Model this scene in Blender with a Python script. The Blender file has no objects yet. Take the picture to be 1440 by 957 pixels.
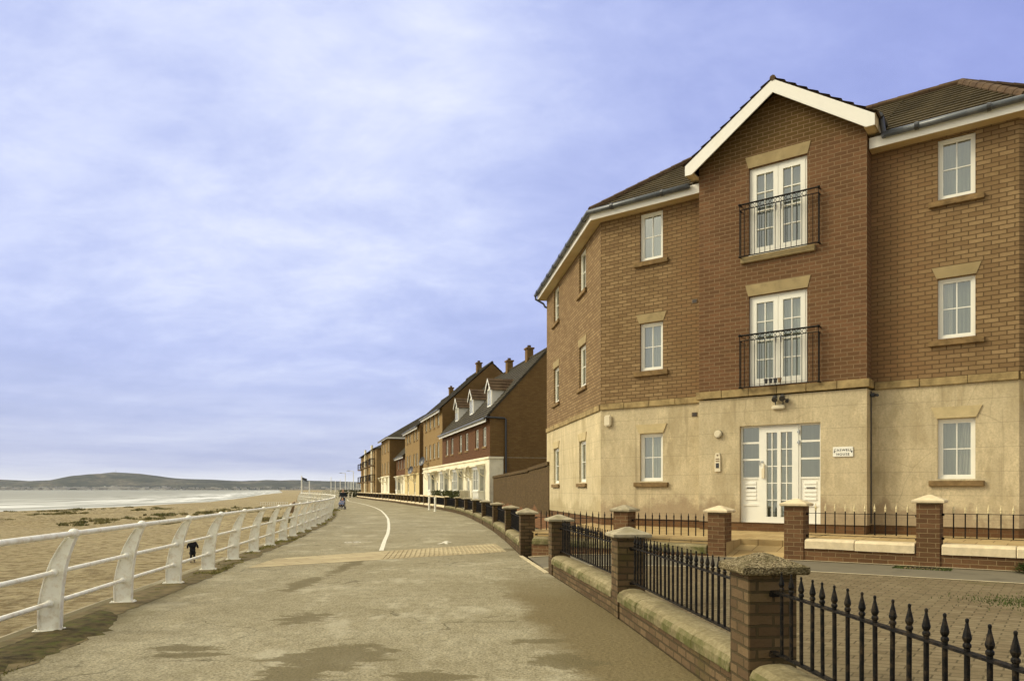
import bpy, bmesh, math, random
from mathutils import Vector, Matrix, noise
random.seed(11)
R = math.radians
scene = bpy.context.scene
COL = scene.collection
LOC = {}            # world location of every Empty / object built (no parent is rotated)

# ------------------------------------------------------------------ node helpers
def node(nt, typ, inp=None, **props):
    n = nt.nodes.new(typ)
    for k, v in props.items():
        setattr(n, k, v)
    for k, v in (inp or {}).items():
        s = n.inputs[k]
        if isinstance(v, bpy.types.NodeSocket):
            nt.links.new(v, s)
        else:
            if isinstance(v, (tuple, list)) and s.type == 'RGBA' and len(v) == 3:
                v = (*v, 1)
            s.default_value = v
    return n

def mix(nt, fac, a, b, blend='MIX'):
    n = nt.nodes.new('ShaderNodeMix'); n.data_type = 'RGBA'; n.blend_type = blend; n.clamp_factor = True
    for i, v in ((0, fac), (6, a), (7, b)):
        s = n.inputs[i]
        if isinstance(v, bpy.types.NodeSocket): nt.links.new(v, s)
        else: s.default_value = (*v, 1) if isinstance(v, (tuple, list)) and len(v) == 3 else v
    return n.outputs[2]

def mth(nt, op, a, b=None, clamp=False):
    n = nt.nodes.new('ShaderNodeMath'); n.operation = op; n.use_clamp = clamp
    for i, v in ((0, a), (1, b)):
        if v is None: continue
        if isinstance(v, bpy.types.NodeSocket): nt.links.new(v, n.inputs[i])
        else: n.inputs[i].default_value = v
    return n.outputs[0]

def ramp(nt, fac, stops, interp='LINEAR'):
    n = nt.nodes.new('ShaderNodeValToRGB'); n.color_ramp.interpolation = interp
    e = n.color_ramp.elements
    while len(e) < len(stops): e.new(0.5)
    for i, (p, c) in enumerate(stops):
        e[i].position = p
        e[i].color = (c, c, c, 1) if isinstance(c, (int, float)) else (*c, 1)
    nt.links.new(fac, n.inputs[0])
    return n.outputs[0]

def coords(nt, kind='pos', scale=(1, 1, 1), loc=(0, 0, 0), rot=(0, 0, 0)):
    if kind == 'pos': o = node(nt, 'ShaderNodeNewGeometry').outputs['Position']
    elif kind == 'uv': o = node(nt, 'ShaderNodeTexCoord').outputs['UV']
    else: o = node(nt, 'ShaderNodeTexCoord').outputs['Object']
    m = node(nt, 'ShaderNodeMapping', {'Vector': o, 'Scale': scale, 'Location': loc, 'Rotation': rot})
    return m.outputs[0]

def nse(nt, vec, scale, detail=4, rough=.55, dist=0.0):
    return node(nt, 'ShaderNodeTexNoise', {'Vector': vec, 'Scale': scale, 'Detail': detail, 'Roughness': rough, 'Distortion': dist}).outputs['Fac']

def new_mat(name):
    m = bpy.data.materials.new(name); m.use_nodes = True
    nt = m.node_tree
    return m, nt, nt.nodes['Principled BSDF']

def put(nt, sock, v):
    if isinstance(v, bpy.types.NodeSocket): nt.links.new(v, sock)
    else: sock.default_value = (*v, 1) if isinstance(v, (tuple, list)) and len(v) == 3 else v

def bump(nt, bsdf, h, strength=.3, dist=.01):
    b = node(nt, 'ShaderNodeBump', {'Height': h, 'Strength': strength, 'Distance': dist})
    nt.links.new(b.outputs[0], bsdf.inputs['Normal'])

def simple(name, c, rough=.6, var=.15, scale=6, bmp=.15, metal=0, dirt=None, dirt_amt=.5, dscale=3):
    m, nt, b = new_mat(name)
    p = coords(nt)
    f = nse(nt, p, scale, 5)
    lo = tuple(x * (1 - var) for x in c); hi = tuple(min(1, x * (1 + var)) for x in c)
    col = ramp(nt, f, [(.3, lo), (.7, hi)])
    if dirt:
        g = nse(nt, p, dscale, 6, .65)
        col = mix(nt, mth(nt, 'MULTIPLY', ramp(nt, g, [(.48, 0), (.68, 1)]), dirt_amt), col, dirt)
    put(nt, b.inputs['Base Color'], col)
    b.inputs['Roughness'].default_value = rough; b.inputs['Metallic'].default_value = metal
    if bmp: bump(nt, b, nse(nt, p, scale * 8, 4), bmp, .01)
    return m

def brick_mat(name, c1, c2, mortar, light=None, stain=None, bw=.225, rh=.075, ms=.006, moss=None, bstr=.5, big=.6, red=None, algae=None, low=None):
    m, nt, b = new_mat(name)
    uv = coords(nt, 'uv')
    jit = node(nt, 'ShaderNodeTexNoise', {'Vector': uv, 'Scale': 9.0, 'Detail': 2})
    uv2 = node(nt, 'ShaderNodeVectorMath', {0: uv, 1: node(nt, 'ShaderNodeVectorMath', {0: jit.outputs['Color'], 1: (.016, .013, 0)}, operation='MULTIPLY').outputs[0]}, operation='ADD').outputs[0]
    t = node(nt, 'ShaderNodeTexBrick', {'Vector': uv2, 'Color1': c1, 'Color2': c2, 'Mortar': mortar, 'Scale': 1.0, 'Mortar Size': ms, 'Mortar Smooth': .25, 'Bias': 0.0, 'Brick Width': bw, 'Row Height': rh})
    t.offset = .5
    # a second, differently keyed brick colouring so that single bricks stand out
    t2 = node(nt, 'ShaderNodeTexBrick', {'Vector': uv2, 'Color1': (0, 0, 0), 'Color2': (1, 1, 1), 'Mortar': (0, 0, 0), 'Scale': 1.0, 'Mortar Size': 0.0, 'Bias': -.35, 'Brick Width': bw, 'Row Height': rh})
    t2.offset = .5
    p = coords(nt)
    col = t.outputs['Color']
    nz = nse(nt, p, big, 5, .6)
    if light: col = mix(nt, mth(nt, 'MULTIPLY', ramp(nt, t2.outputs['Color'], [(.55, 0), (.9, 1)]), ramp(nt, nz, [(.35, .0), (.6, .75)])), col, light)
    col = mix(nt, ramp(nt, nse(nt, p, 25, 4), [(.3, 0), (.75, .4)]), col, tuple(x * .55 for x in c1))
    if stain: col = mix(nt, ramp(nt, nse(nt, p, .9, 6, .7), [(.5, 0), (.72, .6)]), col, stain)
    sepp = node(nt, 'ShaderNodeSeparateXYZ', {0: p})
    if red:      # a redder batch of bricks either side of the entrance bay
        al = mth(nt, 'ADD', mth(nt, 'ADD', mth(nt, 'MULTIPLY', sepp.outputs['X'], -.7965), mth(nt, 'MULTIPLY', sepp.outputs['Y'], .6046)), -5.918 + 1.0)
        al = mth(nt, 'ADD', mth(nt, 'ABSOLUTE', al), mth(nt, 'MULTIPLY', mth(nt, 'SUBTRACT', nse(nt, p, .7, 6, .7), .5), 2.2))
        col = mix(nt, ramp(nt, mth(nt, 'MULTIPLY', al, .2), [(.34, .85), (.66, 0)]), col, mix(nt, t2.outputs['Color'], red, tuple(x * 1.5 for x in red)))
    if algae:    # green-brown growth high in the gable
        hz_ = mth(nt, 'ADD', sepp.outputs['Z'], mth(nt, 'MULTIPLY', mth(nt, 'SUBTRACT', nse(nt, p, 1.2, 6, .7), .5), 1.2))
        col = mix(nt, ramp(nt, mth(nt, 'MULTIPLY', hz_, .1), [(.855, 0), (.90, .8)]), col, mix(nt, nse(nt, p, 14, 4), tuple(x * .6 for x in algae), algae))
    if low:
        hz_ = mth(nt, 'ADD', sepp.outputs['Z'], mth(nt, 'MULTIPLY', mth(nt, 'SUBTRACT', nse(nt, p, .5, 5, .6), .5), 1.2))
        col = mix(nt, ramp(nt, hz_, [(.62, .8), (.74, 0)]), col, mix(nt, t2.outputs['Color'], tuple(x * .7 for x in low), low))
    if moss: col = mix(nt, ramp(nt, nse(nt, p, 2.2, 6, .7), [(.52, 0), (.7, .75)]), col, moss)
    col = mix(nt, mth(nt, 'MULTIPLY', t.outputs['Fac'], .85), col, mortar)
    put(nt, b.inputs['Base Color'], col)
    b.inputs['Roughness'].default_value = .9
    h = mth(nt, 'ADD', mth(nt, 'MULTIPLY', t.outputs['Fac'], -1), mth(nt, 'MULTIPLY', nse(nt, p, 60, 3), .5))
    bump(nt, b, h, bstr, .012)
    return m

M = {}
M['brick_wing'] = brick_mat('brick_wing', (.325, .222, .11), (.20, .125, .06), (.11, .07, .035), light=(.47, .345, .185), stain=(.16, .10, .043), red=(.185, .103, .047), ms=.011, bw=.245, rh=.086)
M['brick_gable'] = brick_mat('brick_gable', (.188, .10, .05), (.124, .067, .034), (.215, .145, .08), stain=(.115, .066, .029), ms=.009, light=(.265, .155, .078), algae=(.115, .075, .024), bw=.245, rh=.086)
M['brick_house_red'] = brick_mat('brick_house_red', (.145, .068, .032), (.105, .05, .024), (.12, .072, .036))
M['brick_house_brown'] = brick_mat('brick_house_brown', (.215, .132, .052), (.165, .098, .038), (.12, .075, .032), stain=(.12, .07, .028))
M['brick_house_tan'] = brick_mat('brick_house_tan', (.33, .225, .098), (.26, .17, .07), (.15, .10, .046))
M['brick_wall_low'] = brick_mat('brick_wall_low', (.17, .115, .06), (.085, .053, .028), (.07, .052, .026), stain=(.05, .036, .016), moss=(.07, .066, .018), bstr=1.0, light=(.27, .185, .105), ms=.010)
M['brick_wall_front'] = brick_mat('brick_wall_front', (.18, .098, .048), (.105, .055, .028), (.235, .165, .085), stain=(.085, .048, .02), bstr=.7, light=(.25, .15, .08))
M['brick_plinth'] = brick_mat('brick_plinth', (.17, .09, .04), (.12, .06, .028), (.15, .10, .05))
M['brick_garden'] = brick_mat('brick_garden', (.125, .082, .034), (.085, .055, .024), (.105, .07, .032), stain=(.07, .048, .02), low=(.30, .145, .07))

def render_mat(name, c, stain, low=None, seam=.46):
    m, nt, b = new_mat(name)
    uv = coords(nt, 'uv'); p = coords(nt)
    t = node(nt, 'ShaderNodeTexBrick', {'Vector': uv, 'Color1': (1, 1, 1), 'Color2': (1, 1, 1), 'Mortar': (0, 0, 0), 'Scale': 1.0, 'Mortar Size': .006, 'Mortar Smooth': .4, 'Brick Width': 400.0, 'Row Height': seam})
    f = nse(nt, p, 1.3, 8, .65)
    col = ramp(nt, f, [(.3, tuple(x * .86 for x in c)), (.7, tuple(x * 1.1 for x in c))])
    col = mix(nt, ramp(nt, nse(nt, coords(nt, scale=(1, 1, .35)), 1.1, 8, .72), [(.48, 0), (.64, .75)]), col, stain)
    col = mix(nt, ramp(nt, nse(nt, coords(nt, scale=(1.5, 1.5, .5), loc=(3, 1, 2)), 2.6, 9, .75), [(.52, 0), (.64, .5)]), col, tuple(min(1, x * 1.35) for x in c))
    col = mix(nt, ramp(nt, nse(nt, coords(nt, scale=(7, 7, .25)), 1.0, 6, .7), [(.56, 0), (.72, .55)]), col, tuple(x * .5 for x in stain))
    crack = node(nt, 'ShaderNodeTexVoronoi', {'Vector': mix(nt, .12, p, node(nt, 'ShaderNodeTexNoise', {'Vector': p, 'Scale': 2.0}).outputs['Color']), 'Scale': .9}, feature='DISTANCE_TO_EDGE').outputs['Distance']
    col = mix(nt, mth(nt, 'MULTIPLY', ramp(nt, crack, [(.0, 1), (.006, 0)]), ramp(nt, nse(nt, p, .8, 2), [(.52, 0), (.6, .5)])), col, tuple(x * .45 for x in c))
    col = mix(nt, ramp(nt, nse(nt, p, 28, 5, .7), [(.36, .42), (.56, 0)]), col, tuple(x * .55 for x in c))
    if low:   # damp patches creeping up from the ground, with a ragged edge
        z = node(nt, 'ShaderNodeSeparateXYZ', {0: p}).outputs['Z']
        lim = mth(nt, 'ADD', mth(nt, 'MULTIPLY', nse(nt, p, .75, 6, .7), 2.6), -.1)
        d = mth(nt, 'SUBTRACT', lim, z)
        col = mix(nt, mth(nt, 'MULTIPLY', ramp(nt, d, [(0, 0), (.25, 1)]), .6), col, low)
    col = mix(nt, mth(nt, 'MULTIPLY', t.outputs['Fac'], .45), col, tuple(x * .4 for x in c))
    put(nt, b.inputs['Base Color'], col)
    b.inputs['Roughness'].default_value = .92
    h = mth(nt, 'ADD', mth(nt, 'MULTIPLY', t.outputs['Fac'], -1), mth(nt, 'MULTIPLY', nse(nt, p, 70, 3), .6))
    bump(nt, b, h, .35, .008)
    return m
M['render'] = render_mat('render', (.55, .46, .29), (.36, .285, .16), low=(.26, .18, .11))
M['render_trim'] = simple('render_trim', (.49, .395, .215), .9, .14, 5, .3)
M['render_side'] = render_mat('render_side', (.57, .475, .29), (.38, .30, .16), low=(.34, .27, .14))
M['house_cream'] = simple('house_cream', (.76, .70, .52), .8, .06, 2, .1, dirt=(.52, .45, .30), dirt_amt=.35)
M['house_yellow'] = simple('house_yellow', (.60, .48, .24), .85, .08, 2, .1)
M['string_stone'] = simple('string_stone', (.33, .245, .115), .9, .3, 5, .4, dirt=(.15, .10, .045), dirt_amt=.7, dscale=4)
M['sill_stone'] = simple('sill_stone', (.22, .145, .066), .9, .3, 7, .4, dirt=(.10, .065, .03), dirt_amt=.6, dscale=5)
M['lintel_stone'] = simple('lintel_stone', (.335, .26, .135), .9, .2, 6, .3, dirt=(.19, .135, .06), dirt_amt=.4)
M['upvc'] = simple('upvc', (.80, .78, .68), .35, .04, 3, 0)
M['white_board'] = simple('white_board', (.80, .78, .70), .45, .05, 3, 0, dirt=(.58, .54, .42), dirt_amt=.3)
M['soffit'] = simple('soffit', (.55, .43, .25), .6, .06, 3, 0)
M['black_plastic'] = simple('black_plastic', (.035, .037, .042), .35, .2, 5, .05)
M['gutter'] = simple('gutter', (.075, .085, .095), .3, .2, 4, .05, dirt=(.20, .21, .21), dirt_amt=.5)
M['black_paint'] = simple('black_paint', (.007, .0065, .006), .5, .3, 30, .3, dirt=(.075, .052, .028), dirt_amt=.5, dscale=28)
M['black_paint'].node_tree.nodes['Principled BSDF'].inputs['Specular IOR Level'].default_value = .3
M['rail_white'] = simple('rail_white', (.88, .86, .75), .5, .05, 6, .1, dirt=(.52, .40, .22), dirt_amt=.5, dscale=11)
M['finial_gold'] = simple('finial_gold', (.66, .55, .30), .45, .1, 20, 0)
M['cap_new'] = simple('cap_new', (.66, .55, .36), .85, .12, 9, .3, dirt=(.46, .36, .20), dirt_amt=.4, dscale=6)
M['cap_old'] = simple('cap_old', (.37, .32, .215), .92, .3, 14, .6, dirt=(.165, .14, .06), dirt_amt=.75, dscale=7)
M['grey_metal'] = simple('grey_metal', (.42, .43, .42), .4, .1, 10, 0, .6)
M['plastic_cream'] = simple('plastic_cream', (.68, .60, .42), .45, .05, 4, 0)
M['concrete_brown'] = simple('concrete_brown', (.24, .17, .10), .9, .3, 3, .4)
M['sea_wall'] = simple('sea_wall', (.30, .26, .18), .9, .25, 2, .4)
M['plant'] = simple('plant', (.055, .075, .018), .7, .4, 9, 0)
M['wood_trellis'] = simple('wood_trellis', (.50, .45, .32), .8, .15, 9, 0)

def tile_mat(name, c, hi, g=.3):
    m, nt, b = new_mat(name)
    uv = coords(nt, 'uv'); p = coords(nt)
    t = node(nt, 'ShaderNodeTexBrick', {'Vector': uv, 'Color1': c, 'Color2': tuple(x * .7 for x in c), 'Mortar': tuple(x * .3 for x in c), 'Scale': 1.0, 'Mortar Size': .006, 'Mortar Smooth': .3, 'Brick Width': .30, 'Row Height': g})
    col = mix(nt, ramp(nt, nse(nt, p, 1.5, 7, .7), [(.4, 0), (.75, .7)]), t.outputs['Color'], hi)
    col = mix(nt, ramp(nt, nse(nt, p, 18, 4), [(.5, 0), (.8, .5)]), col, tuple(x * .5 for x in c))
    put(nt, b.inputs['Base Color'], col); b.inputs['Roughness'].default_value = .85
    bump(nt, b, mth(nt, 'ADD', mth(nt, 'MULTIPLY', t.outputs['Fac'], -1), nse(nt, p, 40, 3)), .3, .01)
    return m
M['roof_tile'] = tile_mat('roof_tile', (.085, .066, .036), (.15, .12, .066))
M['roof_house'] = tile_mat('roof_house', (.06, .052, .036), (.10, .086, .056))
M['roof_red'] = tile_mat('roof_red', (.10, .062, .036), (.15, .105, .06))

def glass_mat(name, tint, gloss, gcol):
    m, nt, b = new_mat(name)
    tr = node(nt, 'ShaderNodeBsdfTransparent', {'Color': tint})
    gl = node(nt, 'ShaderNodeBsdfGlossy', {'Color': gcol, 'Roughness': .03})
    lw = node(nt, 'ShaderNodeLayerWeight', {'Blend': .35})
    fac = mth(nt, 'ADD', mth(nt, 'MULTIPLY', lw.outputs['Facing'], .45), gloss, True)
    wob = node(nt, 'ShaderNodeBump', {'Height': nse(nt, coords(nt), 1.6, 1), 'Strength': .04, 'Distance': .02})
    nt.links.new(wob.outputs[0], gl.inputs['Normal'])
    ms = node(nt, 'ShaderNodeMixShader', {0: fac, 1: tr.outputs[0], 2: gl.outputs[0]})
    nt.links.new(ms.outputs[0], nt.nodes['Material Output'].inputs['Surface'])
    return m
M['glass'] = glass_mat('glass', (.84, .87, .80), .34, (.78, .80, .74))
def far_glass():
    m, nt, b = new_mat('far_glass')
    put(nt, b.inputs['Base Color'], ramp(nt, nse(nt, coords(nt), 1.2, 2), [(.35, (.10, .11, .10)), (.65, (.35, .36, .32))]))
    b.inputs['Roughness'].default_value = .08; b.inputs['IOR'].default_value = 1.9
    return m
M['far_glass'] = far_glass()
def cloth(name, c, lo=.75):
    m, nt, b = new_mat(name)
    f = nse(nt, coords(nt, scale=(14, 14, .4)), 1.0, 3)
    rnd = node(nt, 'ShaderNodeMapRange', {0: node(nt, 'ShaderNodeObjectInfo').outputs['Random'], 3: .62, 4: 1.12}).outputs[0]
    col = ramp(nt, f, [(.3, tuple(x * lo for x in c)), (.7, tuple(min(1, x * 1.15) for x in c))])
    put(nt, b.inputs['Base Color'], mix(nt, 1.0, col, node(nt, 'ShaderNodeCombineColor', {0: rnd, 1: rnd, 2: rnd}).outputs[0], 'MULTIPLY'))
    b.inputs['Roughness'].default_value = .95
    return m
M['blind'] = cloth('blind', (.50, .52, .44), .94)
M['curtain'] = cloth('curtain', (.66, .64, .58))
M['room_dark'] = cloth('room_dark', (.05, .055, .05))

def coping_mat():
    m, nt, b = new_mat('coping_sandstone')
    p = coords(nt); geo = node(nt, 'ShaderNodeNewGeometry')
    col = ramp(nt, nse(nt, p, 2.5, 7, .65), [(.3, (.205, .17, .092)), (.7, (.40, .335, .198))])
    col = mix(nt, ramp(nt, nse(nt, p, 30, 4, .65), [(.3, .65), (.6, 0)]), col, (.14, .105, .048))
    up = node(nt, 'ShaderNodeSeparateXYZ', {0: geo.outputs['Normal']}).outputs['Z']
    # lichen on the flanks, bare on the worn top
    g = mth(nt, 'MULTIPLY', ramp(nt, nse(nt, p, 3.3, 8, .7), [(.38, 0), (.56, 1)]), ramp(nt, up, [(.35, .95), (.85, .2)]))
    col = mix(nt, g, col, (.085, .085, .026))
    k = mth(nt, 'MULTIPLY', ramp(nt, nse(nt, p, 1.7, 7, .7), [(.5, 0), (.66, 1)]), .75)
    col = mix(nt, k, col, (.09, .07, .035))
    put(nt, b.inputs['Base Color'], col); b.inputs['Roughness'].default_value = .92
    bump(nt, b, mth(nt, 'ADD', nse(nt, p, 35, 5), mth(nt, 'MULTIPLY', nse(nt, p, 6, 3), 2)), .5, .012)
    return m
M['coping'] = coping_mat()
def rough_cap():
    m, nt, b = new_mat('aggregate_cap')
    p = coords(nt)
    v = node(nt, 'ShaderNodeTexVoronoi', {'Vector': p, 'Scale': 95.0})
    col = ramp(nt, node(nt, 'ShaderNodeSeparateColor', {0: v.outputs['Color']}).outputs[0], [(0, (.08, .06, .028)), (.5, (.235, .185, .10)), (1, (.42, .35, .21))])
    col = mix(nt, ramp(nt, nse(nt, p, 12, 5, .7), [(.45, 0), (.65, .8)]), col, (.10, .082, .034))
    put(nt, b.inputs['Base Color'], col); b.inputs['Roughness'].default_value = .95
    bump(nt, b, mth(nt, 'MULTIPLY', v.outputs['Distance'], -1), .9, .02)
    return m
M['cap_rough'] = rough_cap()

# ------------------------------------------------------------------ geometry helpers
class F:
    """vertical-wall frame: a along the wall, b outwards, z up"""
    def __init__(s, o, ea, eb):
        s.o = Vector((o[0], o[1], 0)); s.ea = Vector((*ea, 0)).normalized(); s.eb = Vector((*eb, 0)).normalized()
    def __call__(s, a, b, z): return s.o + s.ea * a + s.eb * b + Vector((0, 0, z))
    def sub(s, a, b=0): 
        p = s(a, b, 0); return F((p.x, p.y), (s.ea.x, s.ea.y), (s.eb.x, s.eb.y))
WORLD = F((0, 0), (1, 0), (0, 1))

class MB:
    def __init__(s): s.v = []; s.f = []
    def face(s, pts):
        i = len(s.v); s.v += [Vector(p) for p in pts]; s.f.append(tuple(range(i, i + len(pts))))
    def mesh(s, vs, fs):
        i = len(s.v); s.v += [Vector(p) for p in vs]; s.f += [tuple(j + i for j in f) for f in fs]
    def box(s, fr, a0, a1, b0, b1, z0, z1):
        P = [fr(a, b, z) for z in (z0, z1) for b in (b0, b1) for a in (a0, a1)]
        s.mesh(P, [(0, 1, 3, 2), (4, 6, 7, 5), (0, 4, 5, 1), (2, 3, 7, 6), (0, 2, 6, 4), (1, 5, 7, 3)])
    def bbox(s, fr, a0, a1, b0, b1, z0, z1, r=.01):
        """box with chamfered edges"""
        bm = bmesh.new(); P = [bm.verts.new(fr(a, b, z)) for z in (z0, z1) for b in (b0, b1) for a in (a0, a1)]
        for f in [(0, 1, 3, 2), (4, 6, 7, 5), (0, 4, 5, 1), (2, 3, 7, 6), (0, 2, 6, 4), (1, 5, 7, 3)]: bm.faces.new([P[i] for i in f])
        bmesh.ops.recalc_face_normals(bm, faces=bm.faces)
        bmesh.ops.bevel(bm, geom=bm.edges[:], offset=r, segments=2, affect='EDGES')
        bm.verts.index_update()
        s.mesh([v.co.copy() for v in bm.verts], [[v.index for v in f.verts] for f in bm.faces]); bm.free()
    def prism(s, fr, pts, b0, b1):
        """polygon in (a, z) extruded over b"""
        n = len(pts)
        V = [fr(a, b0, z) for a, z in pts] + [fr(a, b1, z) for a, z in pts]
        s.mesh(V, [tuple(range(n)), tuple(range(2 * n - 1, n - 1, -1))] + [(i, (i + 1) % n, n + (i + 1) % n, n + i) for i in range(n)])
    def tube(s, pts, r, n=8, cap=True):
        pts = [Vector(p) for p in pts]; rr = r if isinstance(r, (list, tuple)) else [r] * len(pts)
        V = []; Fc = []
        up0 = None
        for i, p in enumerate(pts):
            d = (pts[min(i + 1, len(pts) - 1)] - pts[max(i - 1, 0)]).normalized()
            ref = Vector((0, 0, 1)) if abs(d.z) < .9 else Vector((1, 0, 0))
            if up0 is not None and abs(d.dot(up0)) < .95: ref = up0
            x = d.cross(ref).normalized(); y = x.cross(d).normalized(); up0 = y
            V += [p + (x * math.cos(2 * math.pi * k / n) + y * math.sin(2 * math.pi * k / n)) * rr[i] for k in range(n)]
        for i in range(len(pts) - 1):
            for k in range(n):
                Fc.append((i * n + k, i * n + (k + 1) % n, (i + 1) * n + (k + 1) % n, (i + 1) * n + k))
        if cap: Fc += [tuple(range(n - 1, -1, -1)), tuple(range((len(pts) - 1) * n, len(pts) * n))]
        s.mesh(V, Fc)
    def lathe(s, o, prof, n=12):
        o = Vector(o)
        V = [o + Vector((r * math.cos(2 * math.pi * k / n), r * math.sin(2 * math.pi * k / n), z)) for r, z in prof for k in range(n)]
        Fc = [(i * n + k, i * n + (k + 1) % n, (i + 1) * n + (k + 1) % n, (i + 1) * n + k) for i in range(len(prof) - 1) for k in range(n)]
        Fc += [tuple(range(n - 1, -1, -1)), tuple(range((len(prof) - 1) * n, len(prof) * n))]
        s.mesh(V, Fc)
    def disc(s, fr, a, z, r, b0, b1, n=20):
        s.prism(fr, [(a + r * math.cos(2 * math.pi * k / n), z + r * math.sin(2 * math.pi * k / n)) for k in range(n)], b0, b1)
    def panel(s, fr, a0, a1, z0, z1, ops=(), b=0, rev=.1):
        """wall sheet with rectangular openings (a0,a1,z0,z1) and their reveals"""
        A = sorted({a0, a1, *[x for o in ops for x in o[:2] if a0 < x < a1]}); Z = sorted({z0, z1, *[x for o in ops for x in o[2:] if z0 < x < z1]})
        for i in range(len(A) - 1):
            for j in range(len(Z) - 1):
                ca, cz = (A[i] + A[i + 1]) / 2, (Z[j] + Z[j + 1]) / 2
                if any(o[0] < ca < o[1] and o[2] < cz < o[3] for o in ops): continue
                s.face([fr(A[i], b, Z[j]), fr(A[i + 1], b, Z[j]), fr(A[i + 1], b, Z[j + 1]), fr(A[i], b, Z[j + 1])])
        for o in ops:
            x0, x1, y0, y1 = max(o[0], a0), min(o[1], a1), max(o[2], z0), min(o[3], z1)
            if x0 >= x1 or y0 >= y1: continue
            s.face([fr(x0, b, y0), fr(x0, b - rev, y0), fr(x0, b - rev, y1), fr(x0, b, y1)])
            s.face([fr(x1, b, y0), fr(x1, b - rev, y0), fr(x1, b - rev, y1), fr(x1, b, y1)])
            if o[3] <= z1: s.face([fr(x0, b, y1), fr(x0, b - rev, y1), fr(x1, b - rev, y1), fr(x1, b, y1)])
            if o[2] >= z0: s.face([fr(x0, b, y0), fr(x0, b - rev, y0), fr(x1, b - rev, y0), fr(x1, b, y0)])
    def build(s, name, mat, parent=None, loc=None, smooth=False, fix=True):
        off = LOC[parent.name] if parent is not None else Vector(loc or (0, 0, 0))
        me = bpy.data.meshes.new(name)
        me.from_pydata([v - off for v in s.v], [], s.f)
        if fix:
            bm = bmesh.new(); bm.from_mesh(me); bmesh.ops.recalc_face_normals(bm, faces=bm.faces); bm.to_mesh(me); bm.free()
        uvl = me.uv_layers.new(name='UVMap').data
        for p in me.polygons:
            n = p.normal
            if abs(n.z) > .985: t = Vector((1, 0, 0)); w = Vector((0, 1, 0))
            else:
                t = Vector((-n.y, n.x, 0)).normalized()
                if t.x < -1e-4 or (abs(t.x) <= 1e-4 and t.y < 0): t = -t
                w = n.cross(t); w = -w if w.z < 0 else w
            for li in p.loop_indices:
                q = me.vertices[me.loops[li].vertex_index].co + off
                uvl[li].uv = (q.dot(t), q.dot(w))
        if smooth:
            for p in me.polygons: p.use_smooth = True
        if mat: me.materials.append(mat)
        o = bpy.data.objects.new(name, me); COL.objects.link(o)
        if parent is not None: o.parent = parent; LOC[o.name] = off.copy()
        else: o.location = off; LOC[o.name] = off.copy()
        return o

def split(mb, name, mat, parent, smooth=False):
    """every loose piece of the collected shapes becomes an object of its own"""
    par = list(range(len(mb.v)))
    def find(i):
        while par[i] != i: par[i] = par[par[i]]; i = par[i]
        return i
    for f in mb.f:
        for j in f[1:]: par[find(j)] = find(f[0])
    groups = {}
    for f in mb.f: groups.setdefault(find(f[0]), []).append(f)
    out = []
    for fs in groups.values():
        ids = sorted({j for f in fs for j in f}); mp_ = {j: k for k, j in enumerate(ids)}
        q = MB(); q.v = [mb.v[j] for j in ids]; q.f = [tuple(mp_[j] for j in f) for f in fs]
        out.append(q.build(name, mat, parent, smooth=smooth))
    return out

def roof(mb, pts, gauge=.3, th=.03):
    """sloping polygon (first edge = eave) laid with stepped tile courses"""
    P = [Vector(p) for p in pts]
    e = (P[1] - P[0]).normalized(); n = e.cross(P[2] - P[0]).normalized()
    if n.z < 0: n = -n
    up = n.cross(e); up = -up if up.z < 0 else up
    pl = [((p - P[0]).dot(e), (p - P[0]).dot(up)) for p in P]
    smax = max(q[1] for q in pl); smin = min(q[1] for q in pl)
    def clip(poly, lim, keep_gt):
        out = []
        for i in range(len(poly)):
            a, b = poly[i], poly[(i + 1) % len(poly)]
            ia, ib = (a[1] >= lim) == keep_gt or abs(a[1] - lim) < 1e-9, (b[1] >= lim) == keep_gt or abs(b[1] - lim) < 1e-9
            if ia: out.append(a)
            if ia != ib:
                t = (lim - a[1]) / (b[1] - a[1]); out.append((a[0] + t * (b[0] - a[0]), lim))
        return out
    k = 0; s0 = smin
    while s0 < smax - 1e-6:
        s1 = min(s0 + gauge, smax)
        q = clip(clip(pl, s0, True), s1, False)
        if len(q) >= 3:
            top = [P[0] + e * x + up * y + n * (th * (1 - (y - s0) / gauge)) for x, y in q]
            mb.face(top)
            lo = [x for x, y in q if abs(y - s0) < 1e-6]
            if len(lo) >= 2:
                a, b = min(lo), max(lo)
                mb.face([P[0] + e * a + up * s0, P[0] + e * b + up * s0, P[0] + e * b + up * s0 + n * th, P[0] + e * a + up * s0 + n * th])
        s0 = s1
    mb.face(P)

def ridge(mb, a, b, r=.09, seg=.42):
    a, b = Vector(a), Vector(b); L = (b - a).length; n = max(1, int(L / seg))
    for i in range(n):
        p, q = a.lerp(b, i / n), a.lerp(b, (i + 1) / n)
        mb.tube([p, q], [r * 1.06, r * .96], 8)

def empty(name, loc):
    o = bpy.data.objects.new(name, None); COL.objects.link(o); o.location = loc; LOC[o.name] = Vector(loc); o.empty_display_size = .2
    return o
def tag(o, label, cat, group=None, kind=None):
    if label: o['label'] = label
    if cat: o['category'] = cat
    if group: o['group'] = group
    if kind: o['kind'] = kind
    return o
def copy_tree(o, parent=None):
    c = o.copy(); COL.objects.link(c)
    if parent is not None: c.parent = parent
    for ch in list(o.children): copy_tree(ch, c)
    return c
def struct(o): o['kind'] = 'structure'; return o

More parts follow.
